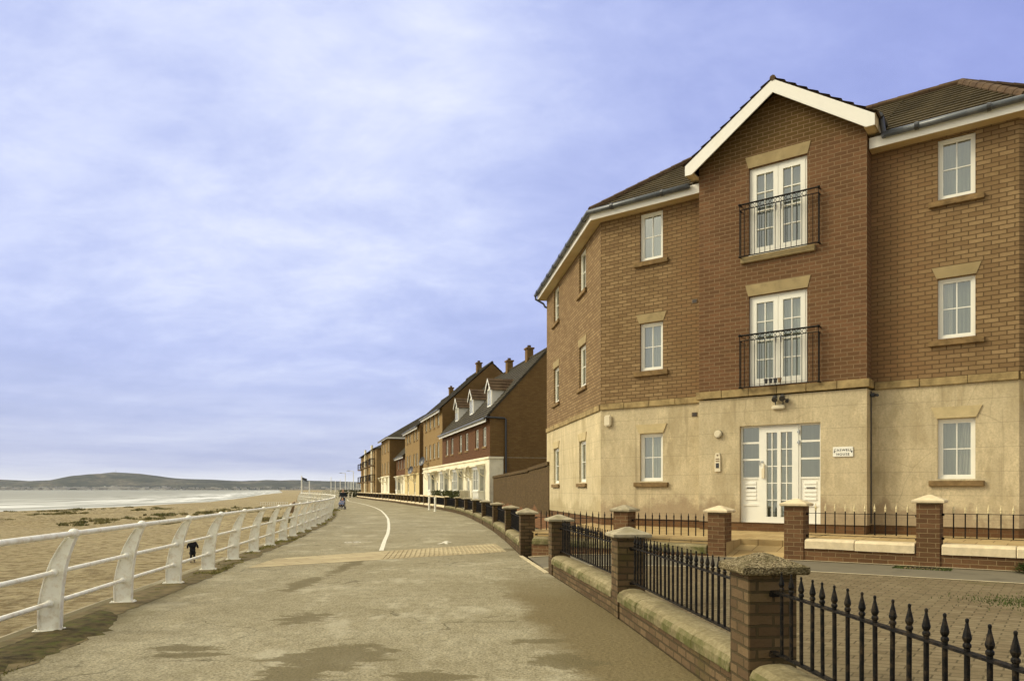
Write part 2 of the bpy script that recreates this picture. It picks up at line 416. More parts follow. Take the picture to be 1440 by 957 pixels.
# ------------------------------------------------------------------ survey of the place
U = (-.7965, .6046); NB = (-.6046, -.7965)           # entrance front: along / outwards
FA = F((5.065, 16.46), U, NB)                          # gabled entrance bay
FR = F((5.307, 16.78), U, NB)                          # the two wings, set back .4 m
FS = F((2.288, 19.07), (-.1334, .991), (-.991, -.1334))  # canted side towards the sea
FW = F((6.47, 11.5), U, NB)                            # low wall in front of the block
EYE = 1.5

def interp(tab, y):
    if y <= tab[0][0]: (y0, x0), (y1, x1) = tab[0], tab[1]
    elif y >= tab[-1][0]: (y0, x0), (y1, x1) = tab[-2], tab[-1]
    else:
        for i in range(len(tab) - 1):
            if tab[i][0] <= y <= tab[i + 1][0]: (y0, x0), (y1, x1) = tab[i], tab[i + 1]; break
    return x0 + (x1 - x0) * (y - y0) / (y1 - y0)

RAILP = [(-3.3, -6), (-3.83, -.1), (-4.09, 1.9), (-4.36, 3.9), (-4.63, 5.9), (-4.9, 7.9), (-5.17, 9.9), (-5.40, 11.8), (-5.66, 13.76), (-5.96, 15.9), (-6.62, 21.0), (-7.45, 26.5), (-8.3, 31.8),
         (-9.05, 35.9), (-10.2, 41.5), (-12.0, 49), (-13.3, 54.8), (-15.4, 62), (-18.6, 72), (-22.6, 82), (-26.6, 92), (-29.5, 103), (-30.6, 113), (-30.6, 122), (-29.4, 130), (-28.6, 134)]
FENCE = [(.672, 13.07), (.18, 16.95), (-.2, 21.5), (-.69, 26.6), (-1.3, 31.8), (-1.95, 36.8), (-2.7, 42), (-3.6, 47), (-4.75, 52), (-6.0, 57), (-7.4, 62), (-8.8, 67), (-10.2, 72), (-11.6, 77), (-13.0, 82.3), (-14.7, 88), (-16.5, 94),
         (-18.5, 100), (-20.5, 107), (-22.8, 115), (-25.4, 124), (-27.7, 132)]
NEARW = [(2.06, -1.2), (1.894, .9), (1.556, 5.065), (1.215, 8.77), (.672, 13.07)]
LT = [(y, x) for x, y in RAILP]
RT = [(-6, 2.45)] + [(y, x) for x, y in NEARW[:-1]] + [(y, x) for x, y in FENCE]

# ------------------------------------------------------------------ ground surfaces
def ground_mats():
    # promenade asphalt
    m, nt, b = new_mat('promenade_asphalt'); p = coords(nt)
    col = ramp(nt, nse(nt, p, .5, 8, .66), [(.30, (.28, .24, .142)), (.5, (.35, .305, .192)), (.68, (.45, .405, .275))])
    col = mix(nt, ramp(nt, nse(nt, coords(nt, scale=(1, .55, 1)), 9, 6, .7), [(.40, .45), (.56, 0)]), col, (.17, .142, .078))
    col = mix(nt, ramp(nt, nse(nt, p, 38, 4, .65), [(.36, .75), (.58, 0)]), col, (.10, .083, .042))
    col = mix(nt, ramp(nt, nse(nt, p, 55, 3, .6), [(.56, 0), (.72, .7)]), col, (.50, .455, .33))
    col = mix(nt, ramp(nt, nse(nt, coords(nt, scale=(1, .35, 1)), 1.6, 7, .7), [(.55, 0), (.72, .5)]), col, (.165, .14, .075))
    wp = node(nt, 'ShaderNodeVectorMath', {0: p, 1: node(nt, 'ShaderNodeVectorMath', {0: node(nt, 'ShaderNodeTexNoise', {'Vector': p, 'Scale': 1.6, 'Detail': 6.0}).outputs['Color'], 1: (.9, .9, 0)}, operation='MULTIPLY').outputs[0]}, operation='ADD').outputs[0]
    ck = node(nt, 'ShaderNodeTexVoronoi', {'Vector': wp, 'Scale': .55}, feature='DISTANCE_TO_EDGE').outputs['Distance']
    col = mix(nt, mth(nt, 'MULTIPLY', ramp(nt, ck, [(.0, 1), (.010, 0)]), ramp(nt, nse(nt, p, .45, 3), [(.50, 0), (.58, .8)])), col, (.075, .062, .034))
    col = mix(nt, ramp(nt, nse(nt, coords(nt, scale=(1, .6, 1), loc=(5, 3, 0)), .9, 9, .74), [(.54, 0), (.60, .55)]), col, (.43, .39, .275))
    sep = node(nt, 'ShaderNodeSeparateXYZ', {0: p})
    X, Y = sep.outputs['X'], sep.outputs['Y']
    # sandy wash beside the right-hand wall
    wall = mth(nt, 'SUBTRACT', mth(nt, 'ADD', X, mth(nt, 'MULTIPLY', Y, .12)), 2.12)
    wn = mth(nt, 'ADD', wall, mth(nt, 'MULTIPLY', mth(nt, 'SUBTRACT', nse(nt, p, .9, 7, .65), .5), 1.3))
    near = ramp(nt, mth(nt, 'MULTIPLY', Y, .04), [(.40, 1), (.56, 0)])
    col = mix(nt, mth(nt, 'MULTIPLY', mth(nt, 'MULTIPLY', ramp(nt, mth(nt, 'ADD', wn, 1.25), [(.22, 0), (.60, 1)]), .95), near), col,
              ramp(nt, nse(nt, p, 30, 5), [(.3, (.105, .08, .035)), (.7, (.20, .155, .074))]))
    # damp worn patches with ragged edges
    tot = None
    for cx, cy, rx, ry, rot in ((-1.85, 6.7, .42, .62, .15), (-1.35, 6.6, .40, .28, .15), (-1.0, 7.15, .40, .20, .3), (-.72, 6.78, .34, .13, .2), (-2.55, 10.5, .22, 1.0, -.1), (-2.5, 13.0, .2, 2.6, -.06), (-2.2, 8.6, .4, .35, .2),
                                (.45, 6.5, .35, .35, .2), (.75, 5.9, .3, .2, .4), (-.2, 5.9, .35, .2, .1), (-2.3, 6.2, .3, .5, .2), (.2, 7.3, .3, .14, 0), (-1.5, 18.2, .3, .5, .2), (.6, 5.2, .4, .2, .3)):
        q = coords(nt, scale=(1 / rx, 1 / ry, 0), loc=(-(cx * math.cos(rot) + cy * math.sin(rot)) / rx, -(-cx * math.sin(rot) + cy * math.cos(rot)) / ry, 0), rot=(0, 0, -rot))
        d = node(nt, 'ShaderNodeVectorMath', {0: q}, operation='LENGTH').outputs['Value']
        v = mth(nt, 'SUBTRACT', 1.0, d)
        tot = v if tot is None else mth(nt, 'MAXIMUM', tot, v)
    rag = mth(nt, 'ADD', tot, mth(nt, 'MULTIPLY', mth(nt, 'SUBTRACT', nse(nt, coords(nt, scale=(.8, 1.7, 1)), 2.6, 9, .76), .5), 4.2))
    wet = ramp(nt, rag, [(.10, 0), (.22, .8)])
    col = mix(nt, wet, col, ramp(nt, nse(nt, p, 50, 4), [(.3, (.085, .068, .030)), (.7, (.17, .138, .068))]))
    # grit and moss along the left edge
    lw = mth(nt, 'ADD', mth(nt, 'ADD', X, mth(nt, 'MULTIPLY', Y, .145)), 3.45)
    ln = mth(nt, 'ADD', lw, mth(nt, 'MULTIPLY', mth(nt, 'SUBTRACT', nse(nt, p, 1.1, 7, .65), .5), 1.2))
    col = mix(nt, mth(nt, 'MULTIPLY', mth(nt, 'MULTIPLY', ramp(nt, ln, [(.15, .85), (.6, 0)]), ramp(nt, mth(nt, 'ADD', lw, .0), [(.0, 1), (.9, 0)])), near), col, mix(nt, nse(nt, p, 12, 6, .7), (.06, .052, .022), (.17, .14, .07)))
    put(nt, b.inputs['Base Color'], col); b.inputs['Roughness'].default_value = .85
    bump(nt, b, mth(nt, 'ADD', nse(nt, p, 45, 4, .65), mth(nt, 'MULTIPLY', nse(nt, p, 9, 6, .65), 1.5)), .8, .015)
    M['asphalt'] = m
    M['tarmac'] = simple('side_tarmac', (.155, .135, .095), .85, .2, 3, .4, dirt=(.11, .095, .06), dirt_amt=.4)
    M['edging'] = simple('edging', (.52, .44, .28), .85, .15, 5, .2)
    M['far_land'] = simple('far_land', (.22, .19, .11), .95, .3, .05, .2)
    # paving slabs
    m, nt, b = new_mat('buff_paving'); uv = coords(nt, rot=(0, 0, -.64)); p = coords(nt)
    t = node(nt, 'ShaderNodeTexBrick', {'Vector': uv, 'Color1': (.46, .385, .23), 'Color2': (.37, .30, .175), 'Mortar': (.19, .15, .085), 'Scale': 1.0, 'Mortar Size': .012, 'Mortar Smooth': .3, 'Brick Width': .8, 'Row Height': .42})
    col = mix(nt, ramp(nt, nse(nt, p, 2, 6, .65), [(.4, 0), (.7, .5)]), t.outputs['Color'], (.27, .205, .11))
    put(nt, b.inputs['Base Color'], col); b.inputs['Roughness'].default_value = .85
    bump(nt, b, mth(nt, 'SUBTRACT', nse(nt, p, 60, 3), t.outputs['Fac']), .4, .01)
    M['buff'] = m
    m, nt, b = new_mat('terrace_paving'); uv = coords(nt, rot=(0, 0, .65)); p = coords(nt)
    t = node(nt, 'ShaderNodeTexBrick', {'Vector': uv, 'Color1': (.46, .34, .165), 'Color2': (.36, .255, .115), 'Mortar': (.18, .12, .055), 'Scale': 1.0, 'Mortar Size': .01, 'Mortar Smooth': .3, 'Brick Width': .45, 'Row Height': .45})
    col = mix(nt, ramp(nt, nse(nt, p, 2, 6, .65), [(.4, 0), (.7, .5)]), t.outputs['Color'], (.26, .175, .08))
    put(nt, b.inputs['Base Color'], col); b.inputs['Roughness'].default_value = .85
    bump(nt, b, mth(nt, 'SUBTRACT', nse(nt, p, 60, 3), t.outputs['Fac']), .4, .01)
    M['terrace'] = m
    m, nt, b = new_mat('block_pavers'); uv = coords(nt, rot=(0, 0, .65)); p = coords(nt)
    t = node(nt, 'ShaderNodeTexBrick', {'Vector': uv, 'Color1': (.215, .17, .10), 'Color2': (.15, .112, .063), 'Mortar': (.07, .054, .028), 'Scale': 1.0, 'Mortar Size': .008, 'Mortar Smooth': .4, 'Brick Width': .2, 'Row Height': .1})
    col = mix(nt, ramp(nt, nse(nt, p, .9, 7, .68), [(.4, 0), (.68, .7)]), t.outputs['Color'], (.155, .122, .068))
    col = mix(nt, ramp(nt, nse(nt, p, 8, 6, .7), [(.5, 0), (.66, .6)]), col, (.09, .07, .036))
    col = mix(nt, ramp(nt, nse(nt, p, 1.3, 7, .7), [(.6, 0), (.72, .7)]), col, (.10, .09, .03))
    put(nt, b.inputs['Base Color'], col); b.inputs['Roughness'].default_value = .88
    bump(nt, b, mth(nt, 'SUBTRACT', nse(nt, p, 60, 3), mth(nt, 'MULTIPLY', t.outputs['Fac'], 1.5)), .5, .012)
    M['pavers'] = m
    # sand
    m, nt, b = new_mat('beach_sand'); p = coords(nt)
    col = ramp(nt, nse(nt, p, .035, 8, .6), [(.3, (.33, .265, .14)), (.7, (.45, .375, .22))])
    col = mix(nt, ramp(nt, nse(nt, p, 1.3, 9, .75), [(.42, .85), (.56, 0)]), col, (.17, .122, .052))
    fp = node(nt, 'ShaderNodeTexVoronoi', {'Vector': coords(nt, scale=(1, .55, 1)), 'Scale': 1.1, 'Randomness': 1.0}).outputs['Distance']
    col = mix(nt, mth(nt, 'MULTIPLY', ramp(nt, fp, [(.12, .75), (.30, 0)]), ramp(nt, nse(nt, p, .12, 5), [(.42, 0), (.58, 1)])), col, (.16, .112, .047))
    col = mix(nt, ramp(nt, nse(nt, coords(nt, scale=(1, .4, 1)), .25, 8, .7), [(.55, 0), (.72, .6)]), col, (.42, .335, .175))
    put(nt, b.inputs['Base Color'], col); b.inputs['Roughness'].default_value = .95
    bump(nt, b, mth(nt, 'ADD', nse(nt, p, 2.2, 8, .72), mth(nt, 'MULTIPLY', nse(nt, p, .4, 4), 2)), 1.0, .4)
    M['sand'] = m
    # sea: shallow turbid water, lines of foam parallel to the shore (uv = distance from shore, along)
    m, nt, b = new_mat('sea_water'); uv = coords(nt, 'uv'); p = coords(nt)
    sp = node(nt, 'ShaderNodeSeparateXYZ', {0: uv}); d = sp.outputs['X']
    wv = node(nt, 'ShaderNodeMapping', {'Vector': uv, 'Scale': (.05, .006, 1)}).outputs[0]
    f1 = nse(nt, wv, 1.0, 8, .62, .6)
    wv2 = node(nt, 'ShaderNodeMapping', {'Vector': uv, 'Scale': (.16, .012, 1)}).outputs[0]
    f2 = nse(nt, wv2, 1.0, 8, .7, .4)
    band = mth(nt, 'MAXIMUM', ramp(nt, mth(nt, 'DIVIDE', d, 400.0), [(.0, .55), (.10, .85), (.24, .3), (.40, .0)]), 0)
    foam = mth(nt, 'MULTIPLY', ramp(nt, mth(nt, 'ADD', f2, mth(nt, 'MULTIPLY', mth(nt, 'SUBTRACT', f1, .5), .8)), [(.42, 0), (.60, 1)]), band)
    col = mix(nt, ramp(nt, f1, [(.35, 0), (.65, 1)]), (.21, .205, .15), (.29, .285, .22))
    col = mix(nt, foam, col, (.80, .80, .77))
    put(nt, b.inputs['Base Color'], col)
    put(nt, b.inputs['Roughness'], ramp(nt, foam, [(0, .62), (.6, .85)]))
    bump(nt, b, mth(nt, 'ADD', f2, nse(nt, node(nt, 'ShaderNodeMapping', {'Vector': uv, 'Scale': (.7, .15, 1)}).outputs[0], 1, 4)), .4, .5)
    M['sea'] = m
    m, nt, b = new_mat('hill_cover'); p = coords(nt)
    z = node(nt, 'ShaderNodeSeparateXYZ', {0: p}).outputs['Z']
    f = nse(nt, p, .0045, 8, .65)
    col = ramp(nt, f, [(.36, (.040, .046, .036)), (.47, (.060, .066, .050)), (.56, (.115, .11, .08)), (.68, (.19, .165, .12))])
    col = mix(nt, ramp(nt, nse(nt, p, .03, 6, .7), [(.42, 0), (.6, .75)]), col, (.030, .036, .034))
    put(nt, b.inputs['Base Color'], col); b.inputs['Roughness'].default_value = 1
    M['hill'] = m
    M['white_line'] = simple('white_line', (.72, .68, .56), .7, .12, 12, .2, dirt=(.42, .36, .24), dirt_amt=.7, dscale=14)
ground_mats()

def strip_mesh(rows, name, mat, loc=(0, 0, 0)):
    mb = MB(); V = []; W = len(rows[0])
    for r in rows: V += [Vector(p) for p in r]
    mb.mesh(V, [(i * W + j, i * W + j + 1, (i + 1) * W + j + 1, (i + 1) * W + j) for i in range(len(rows) - 1) for j in range(W - 1)])
    return mb.build(name, mat, loc=loc, fix=False)

# promenade
rows = []
y = -6.0
while y <= 134:
    xl = interp(LT, y) - .33; xr = interp(RT, y)
    rows.append([(xl + (xr - xl) * k / 16, y, 0) for k in range(17)])
    y += 1.0 if y < 40 else 2.0
struct(strip_mesh(rows, 'promenade', M['asphalt']))
# beach and sea
SHORE = [(-80, -138), (60, -138), (198, -137), (265, -134), (356, -145), (499, -183), (800, -270), (1387, -430), (2800, -880), (5600, -1760), (7000, -2200)]
YS = [-80, -30, 0, 20, 40, 60, 80, 92, *range(100, 224, 3), 230, 265, 310, 356, 420, 499, 640, 800, 1100, 1387, 2000, 2800, 4000, 5600, 7000]
rows = []
FR_ = [-.25, -.02, .0] + [i * .0125 for i in range(1, 81)] + [1.03, 1.06]
def dune(x, y):
    """low hummocks of blown sand between the dry beach and the tide line"""
    w = max(0, min(1, (y - 100) / 15)) * max(0, min(1, (225 - y) / 12)) * max(0, min(1, (.95 - x / -138 * -1 * -1) / .06)) if False else max(0, min(1, (y - 100) / 15)) * max(0, min(1, (225 - y) / 12)) * max(0, min(1, (.96 + x / 138) / .08))
    return w * max(0, .28 + .55 * noise.noise(Vector((x * .16, y * .09, 1))) + .35 * noise.noise(Vector((x * .5, y * .3, 4))))
def sand_z(x, y):
    f = -x / -interp(SHORE, y)
    z = -3.4 - 1.12 * min(1.06, max(0, f))
    return z
for y in YS:
    xs = interp(SHORE, y); r = []
    for f in FR_:
        x = xs * f
        if f <= 0 and y > 300: x += 300 * (.02 - f)
        z = -3.4 - 1.12 * max(0, f)
        z += dune(x, y)
        r.append((x, y, z))
    rows.append(r)
struct(strip_mesh(rows, 'beach_sand', M['sand']))
mb = MB(); V = []; UVS = []
DS = [0, 6, 14, 25, 40, 60, 90, 130, 190, 300, 500, 900, 1800, 4000, 9000]
for y in YS:
    xs = interp(SHORE, y)
    for d in DS: V.append(Vector((xs - d + 5, y, -4.52))); UVS.append((d, y))
W = len(DS)
mb.mesh(V, [(i * W + j, i * W + j + 1, (i + 1) * W + j + 1, (i + 1) * W + j) for i in range(len(YS) - 1) for j in range(W - 1)])
sea = mb.build('sea', M['sea'], fix=False); struct(sea)
uvd = sea.data.uv_layers[0].data
for l in sea.data.loops: uvd[l.index].uv = UVS[l.vertex_index]
# land beyond and behind the houses
mb = MB()
land = [(x + .2, y) for x, y in FENCE[1:]] + [(-29, 136), (-31.2, 128), (-40, 155), (-75, 290), (-108, 420), (-230, 900), (-600, 2500), (900, 2500), (600, 200), (200, -20), (30, -20), (16, 3), (12.2, 8.0), (.5, 17.0)]
mb.face([(x, y, -.06) for x, y in land])
struct(mb.build('ground', M['far_land'], fix=False))

# side street inside the near wall: rises gently from the promenade
def zside(x, y):
    d = max(0, (x - interp([(b, a) for a, b in NEARW] + [(16.8, .2), (22, -.25)], y)) * .993)
    return .30 * (1 - math.exp(-d / 1.6)) + .004
def side_piece(name, mat, b0, b1, dz=0.0, step=.4):
    """part of the side street between two lines parallel to the front wall (b measured from its face)"""
    bm = bmesh.new()
    nx, ny = int(22 / step), int(24 / step)
    vs = [[bm.verts.new((-.6 + i * step, -4 + j * step, 0)) for i in range(nx)] for j in range(ny)]
    for j in range(ny - 1):
        for i in range(nx - 1): bm.faces.new((vs[j][i], vs[j][i + 1], vs[j + 1][i + 1], vs[j + 1][i]))
    def cut(co, no):
        bmesh.ops.bisect_plane(bm, geom=bm.verts[:] + bm.edges[:] + bm.faces[:], plane_co=(*co, 0), plane_no=(*no, 0), clear_outer=True)
    if b0 is not None: cut(FW(0, b0, 0).xy, (-NB[0], -NB[1]))
    if b1 is not None: cut(FW(0, b1, 0).xy, NB)
    for (x0, y0), (x1, y1) in (((1.574, 4.9), (.69, 12.9)), ((.69, 12.9), (.2, 16.8))):
        cut((x0 + .02, y0), (-(y1 - y0), (x1 - x0)))
    for v in bm.verts: v.co.z = zside(v.co.x, v.co.y) + dz
    me = bpy.data.meshes.new(name); bm.to_mesh(me); bm.free(); me.materials.append(mat)
    o = bpy.data.objects.new(name, me); COL.objects.link(o); return struct(o)
side_piece('block_paving', M['pavers'], 1.62, None)
side_piece('footway', M['tarmac'], .06, 1.56)
side_piece('kerb_edging', M['edging'], 1.56, 1.62, .006)
side_piece('channel_edging', M['edging'], -.02, .06, .01)
mb = MB(); fe = F((.69, 12.9), (-.49, 3.9), (-3.9, -.49))
mb.box(fe, .33, 3.75, -.02, .06, -.05, .012); struct(mb.build('gate_edging', M['edging']))
# terrace in front of the flats, with a step at the gate
def zt(b): return .545 + .03 * (-b - .33)
mb = MB()
for a0, a1, bs in ((3.25, 7.75, -.3), (2.2, 3.25, -.78), (-12, 2.2, -.3)):
    mb.face([FW(a0, bs, zt(bs)), FW(a1, bs, zt(bs)), FW(a1, -9, zt(-4.2)), FW(a0, -9, zt(-4.2))])
mb.face([FW(2.2, -.78, zt(-.78)), FW(3.25, -.78, zt(-.78)), FW(3.25, -.78, .40), FW(2.2, -.78, .40)])
mb.face([FW(2.2, -.78, .45), FW(3.25, -.78, .45), FW(3.25, .0, .27), FW(2.2, .0, .29)])
for a0, a1 in ((3.25, 7.75), (-12, 2.2)): mb.face([FW(a0, -.3, .2), FW(a1, -.3, .2), FW(a1, -.3, zt(-.3)), FW(a0, -.3, zt(-.3))])
for a in (2.2, 3.25): mb.face([FW(a, -.05, zt(-.3) - .01), FW(a, -.80, zt(-.78)), FW(a, -.80, .2), FW(a, -.05, .2)])
mb.face([FW(7.75, -.3, zt(-.3)), FW(7.75, -9, zt(-4.2)), FW(9.2, -9, zt(-4.2)), FW(8.3, -.9, .54)])
struct(mb.build('terrace', M['terrace'], fix=False))

# markings and the buff band across the promenade
band = [(-5.05, 14.08), (-.12, 17.75), (-.46, 20.4), (-5.13, 16.0)]
mb = MB(); mb.face([(x, y, .004) for x, y in band]); struct(mb.build('paving_band', M['buff'], fix=False))
mb = MB()     # corduroy ribs on the right-hand half
for k in range(26):
    t = .46 + .52 * k / 25
    a = Vector((*band[0], 0)).lerp(Vector((*band[1], 0)), t); b = Vector((*band[3], 0)).lerp(Vector((*band[2], 0)), t)
    d = (b - a).normalized(); q = Vector((-d.y, d.x, 0)) * -.03
    a, b = a.lerp(b, .06), a.lerp(b, .94)
    mb.mesh([a + q, a - q, b - q, b + q] + [v + Vector((0, 0, .014)) for v in (a + q * .6, a - q * .6, b - q * .6, b + q * .6)], [(4, 5, 6, 7), (0, 1, 5, 4), (1, 2, 6, 5), (2, 3, 7, 6), (3, 0, 4, 7)])
struct(mb.build('tactile_paving', M['buff'], fix=False))
LINE = [(-3.2, 18.1), (-3.75, 21.8), (-4.2, 25), (-4.75, 28.5), (-5.28, 31.7), (-6.3, 37.6), (-7.47, 43.6), (-9.2, 52), (-11.2, 60.5), (-13.7, 70), (-16.2, 78.8), (-20.9, 94.5), (-25, 112)]
mb = MB(); V = []
for i, (x, y) in enumerate(LINE):
    a, b = Vector(LINE[max(0, i - 1)]), Vector(LINE[min(len(LINE) - 1, i + 1)])
    d = (b - a).normalized(); q = Vector((d.y, -d.x)) * .055
    V += [(x - q.x, y - q.y, .004), (x + q.x, y + q.y, .004)]
mb.mesh(V, [(2 * i, 2 * i + 1, 2 * i + 3, 2 * i + 2) for i in range(len(LINE) - 1)])
struct(mb.build('lane_line', M['white_line'], fix=False))
mb = MB()
def flat(mb, pts, x, y): mb.face([(x + a, y + b, .005) for a, b in pts])
circ = lambda cx, cy, r, n=10: [(cx + r * math.cos(6.2832 * k / n), cy + r * 2.2 * math.sin(6.2832 * k / n)) for k in range(n)]
for cx in (-.13, .13):
    for k in range(12):
        t0, t1 = 6.2832 * k / 12, 6.2832 * (k + 1) / 12
        flat(mb, [(cx + .1 * math.cos(t0), .2 * math.sin(t0)), (cx + .1 * math.cos(t1), .2 * math.sin(t1)), (cx + .065 * math.cos(t1), .13 * math.sin(t1)), (cx + .065 * math.cos(t0), .13 * math.sin(t0))], -4.5, 20.9)
flat(mb, [(-.14, -.03), (0, -.03), (.0, .05), (-.14, .05)], -4.5, 20.9); flat(mb, [(-.07, .25), (.12, .25), (.12, .33), (-.07, .33)], -4.5, 20.9); flat(mb, [(.06, .0), (.12, .0), (.09, .3), (.04, .3)], -4.5, 20.9)
struct(mb.build('cycle_symbol', M['white_line'], fix=False))
mb = MB()
flat(mb, circ(0, .5, .06), -1.9, 20.8); flat(mb, [(-.07, -.05), (.07, -.05), (.1, .33), (-.06, .33)], -1.9, 20.8); flat(mb, [(-.16, -.55), (-.08, -.55), (.02, -.05), (-.06, -.05)], -1.9, 20.8); flat(mb, [(.08, -.55), (.16, -.55), (.06, -.05), (-.02, -.05)], -1.9, 20.8); flat(mb, [(.08, .2), (.18, .02), (.2, .08), (.1, .3)], -1.9, 20.8)
struct(mb.build('walker_symbol', M['white_line'], fix=False))

# ------------------------------------------------------------------ boundary walls with railings
def pier(parent, fr, a, z0, z1, mat, capmat, w=.33, cw=.45, ch=.055, ph=.075, b=-.165, rough=False):
    """square brick pier centred at (a, b) of the frame with a pyramidal cap"""
    m = MB(); m.bbox(fr, a - w / 2, a + w / 2, b - w / 2, b + w / 2, z0, z1, .006)
    p = m.build('pier', mat, parent)
    c = MB(); h = cw / 2
    bm = bmesh.new()
    lv = [(h - .012, z1), (h, z1 + .012), (h, z1 + ch - .01), (h - .02, z1 + ch)]
    V = [[bm.verts.new(fr(a + sx * r, b + sy * r, z)) for sx, sy in ((-1, -1), (1, -1), (1, 1), (-1, 1))] for r, z in lv]
    for i in range(len(lv) - 1):
        for k in range(4): bm.faces.new((V[i][k], V[i][(k + 1) % 4], V[i + 1][(k + 1) % 4], V[i + 1][k]))
    bm.faces.new(V[0][::-1])
    top = [bm.verts.new(fr(a + sx * .025, b + sy * .025, z1 + ch + ph)) for sx, sy in ((-1, -1), (1, -1), (1, 1), (-1, 1))]
    for k in range(4): bm.faces.new((V[-1][k], V[-1][(k + 1) % 4], top[(k + 1) % 4], top[k]))
    bm.faces.new(top)
    if rough:
        bmesh.ops.subdivide_edges(bm, edges=bm.edges[:], cuts=7, use_grid_fill=True)
        for v in bm.verts:
            v.co += Vector((noise.noise(v.co * 40), noise.noise(v.co * 41 + Vector((5, 0, 0))), noise.noise(v.co * 39 + Vector((0, 7, 0))))) * .003
    bm.verts.index_update()
    c.mesh([v.co.copy() for v in bm.verts], [[v.index for v in f.verts] for f in bm.faces]); bm.free()
    c.build('cap', capmat, p)
    return p

def coping(mb, fr, a0, a1, z0, z1, w=.36, b=-.165, stone=.78, rnd=True, each=None):
    """row of stones with rounded shoulders and open joints"""
    n = max(1, round((a1 - a0) / stone)); h = w / 2; H = z1 - z0
    prof = [(-h, 0), (-h, H * .45), (-h * .88, H * .72), (-h * .6, H * .92), (-h * .2, H), (h * .2, H), (h * .6, H * .92), (h * .88, H * .72), (h, H * .45), (h, 0)] if rnd else \
           [(-h, 0), (-h, H * .75), (-h + .025, H * .92), (-h + .06, H), (h - .06, H), (h - .025, H * .92), (h, H * .75), (h, 0)]
    cuts = [a0 + (a1 - a0) * i / n + (random.uniform(-.06, .06) if 0 < i < n else 0) for i in range(n + 1)]
    for i in range(n):
        s0, s1 = cuts[i] + .004, cuts[i + 1] - .004
        dz, db = random.uniform(-.004, .004), random.uniform(-.004, .004)
        st = [(s0, .955), (s0 + .012, 1)] + [(s0 + (s1 - s0) * t, 1) for t in (.25, .5, .75)] + [(s1 - .012, 1), (s1, .955)]
        V = []; K = len(prof)
        for a, sc in st:
            for pb, pz in prof:
                p = fr(a, b + pb * sc + db, z0 + pz * (sc if pz > 0 else 1) + dz)
                V.append(p + Vector((0, 0, .006 * noise.noise(p * 5))))
        Fc = [(q * K + k, q * K + (k + 1) % K, (q + 1) * K + (k + 1) % K, (q + 1) * K + k) for q in range(len(st) - 1) for k in range(K)]
        q = MB() if each else mb
        q.mesh(V, Fc + [tuple(range(K)), tuple(range(len(st) * K - 1, (len(st) - 1) * K - 1, -1))])
        if each: q.build('coping_stone', each[1], each[0])

SPEAR = [(.012, 0), (.012, .012), (.0165, .018), (.0165, .028), (.011, .036), (.0165, .047), (.0185, .056), (.013, .082), (.0075, .106), (.0055, .118), (.0075, .124), (.0075, .132), (.003, .137)]
def bar_mesh(name, zb, zt_, r, spear, mat, tipmat=None, n=8):
    """one upright bar with its spear, foot at the origin"""
    mb = MB(); mb.lathe((0, 0, zb), [(r, 0), (r, zt_ - zb)], n); nb = len(mb.f)
    mb.lathe((0, 0, zt_), [(a * spear, b * spear) for a, b in SPEAR], n)
    o = mb.build(name, mat, smooth=False)
    if tipmat:
        o.data.materials.append(tipmat)
        for p in o.data.polygons:
            if p.index >= nb: p.material_index = 1
    return o
def railing(parent, fr, a0, a1, zb, zt_, barproto, gap, b=-.165, rw=.04, rt=.012, single=None):
    mb = MB()
    mb.box(fr, a0, a1, b - rw / 2, b + rw / 2, zt_ - rt, zt_)
    mb.box(fr, a0, a1, b - rw / 2, b + rw / 2, zb, zb + rt)
    for a in (a0, a1):
        for z in (zt_, zb + rt):
            s = .035 if a == a0 else -.035
            mb.box(fr, min(a, a + s), max(a, a + s), b - rw * .7, b + rw * .7, z - rt - .028, z - rt - .001)
    n = max(2, round((a1 - a0) / gap))
    if single:
        for i in range(1, n):
            a = a0 + (a1 - a0) * i / n
            mb.box(fr, a - single, a + single, b - single, b + single, zb, zt_ + .1)
    r = mb.build('railing', M['black_paint'], parent)
    if not single:
        off = LOC[r.name]
        for i in range(1, n):
            a = a0 + (a1 - a0) * i / n
            c = bpy.data.objects.new('bar', barproto.data); COL.objects.link(c); c.parent = r
            c.location = fr(a, b, 0) - off
            c.rotation_euler = (random.uniform(-.006, .006), random.uniform(-.006, .006), random.uniform(0, 1))
    return r

def remove(o):
    bpy.data.objects.remove(o)

# near wall along the promenade
root = empty('boundary_wall', (1.574, 4.9, 0))
tag(root, 'low brick wall with rounded mossy coping and black spear railings, nearest to the viewer', 'wall', 'low railed walls')
proto = bar_mesh('bar', .43, .83, .0115, 1.0, M['black_paint'], n=10)
low = MB(); cop = MB()
for i in range(len(NEARW) - 1):
    A, B = Vector(NEARW[i]), Vector(NEARW[i + 1]); d = (B - A).normalized(); L = (B - A).length
    fr = F(A, d, (-d.y, d.x))
    low.box(fr, 0, L, -.31, -.02, -.35, .205)
    s0 = .17 if i else 0; s1 = L - .17
    coping(None, fr, s0, s1, .205, .35, w=.345, each=(root, M['coping']))
    if i < 4: railing(root, fr, s0 + .0, s1, .42, .83, proto, .132)
    pier(root, fr, L, -.2, .935, M['brick_wall_low'], M['cap_rough'] if i == 1 else M['cap_old'], rough=(i == 1), cw=.455, ch=.06 if i == 1 else .05, ph=.07)
low.build('low_wall', M['brick_wall_low'], root)
remove(proto)

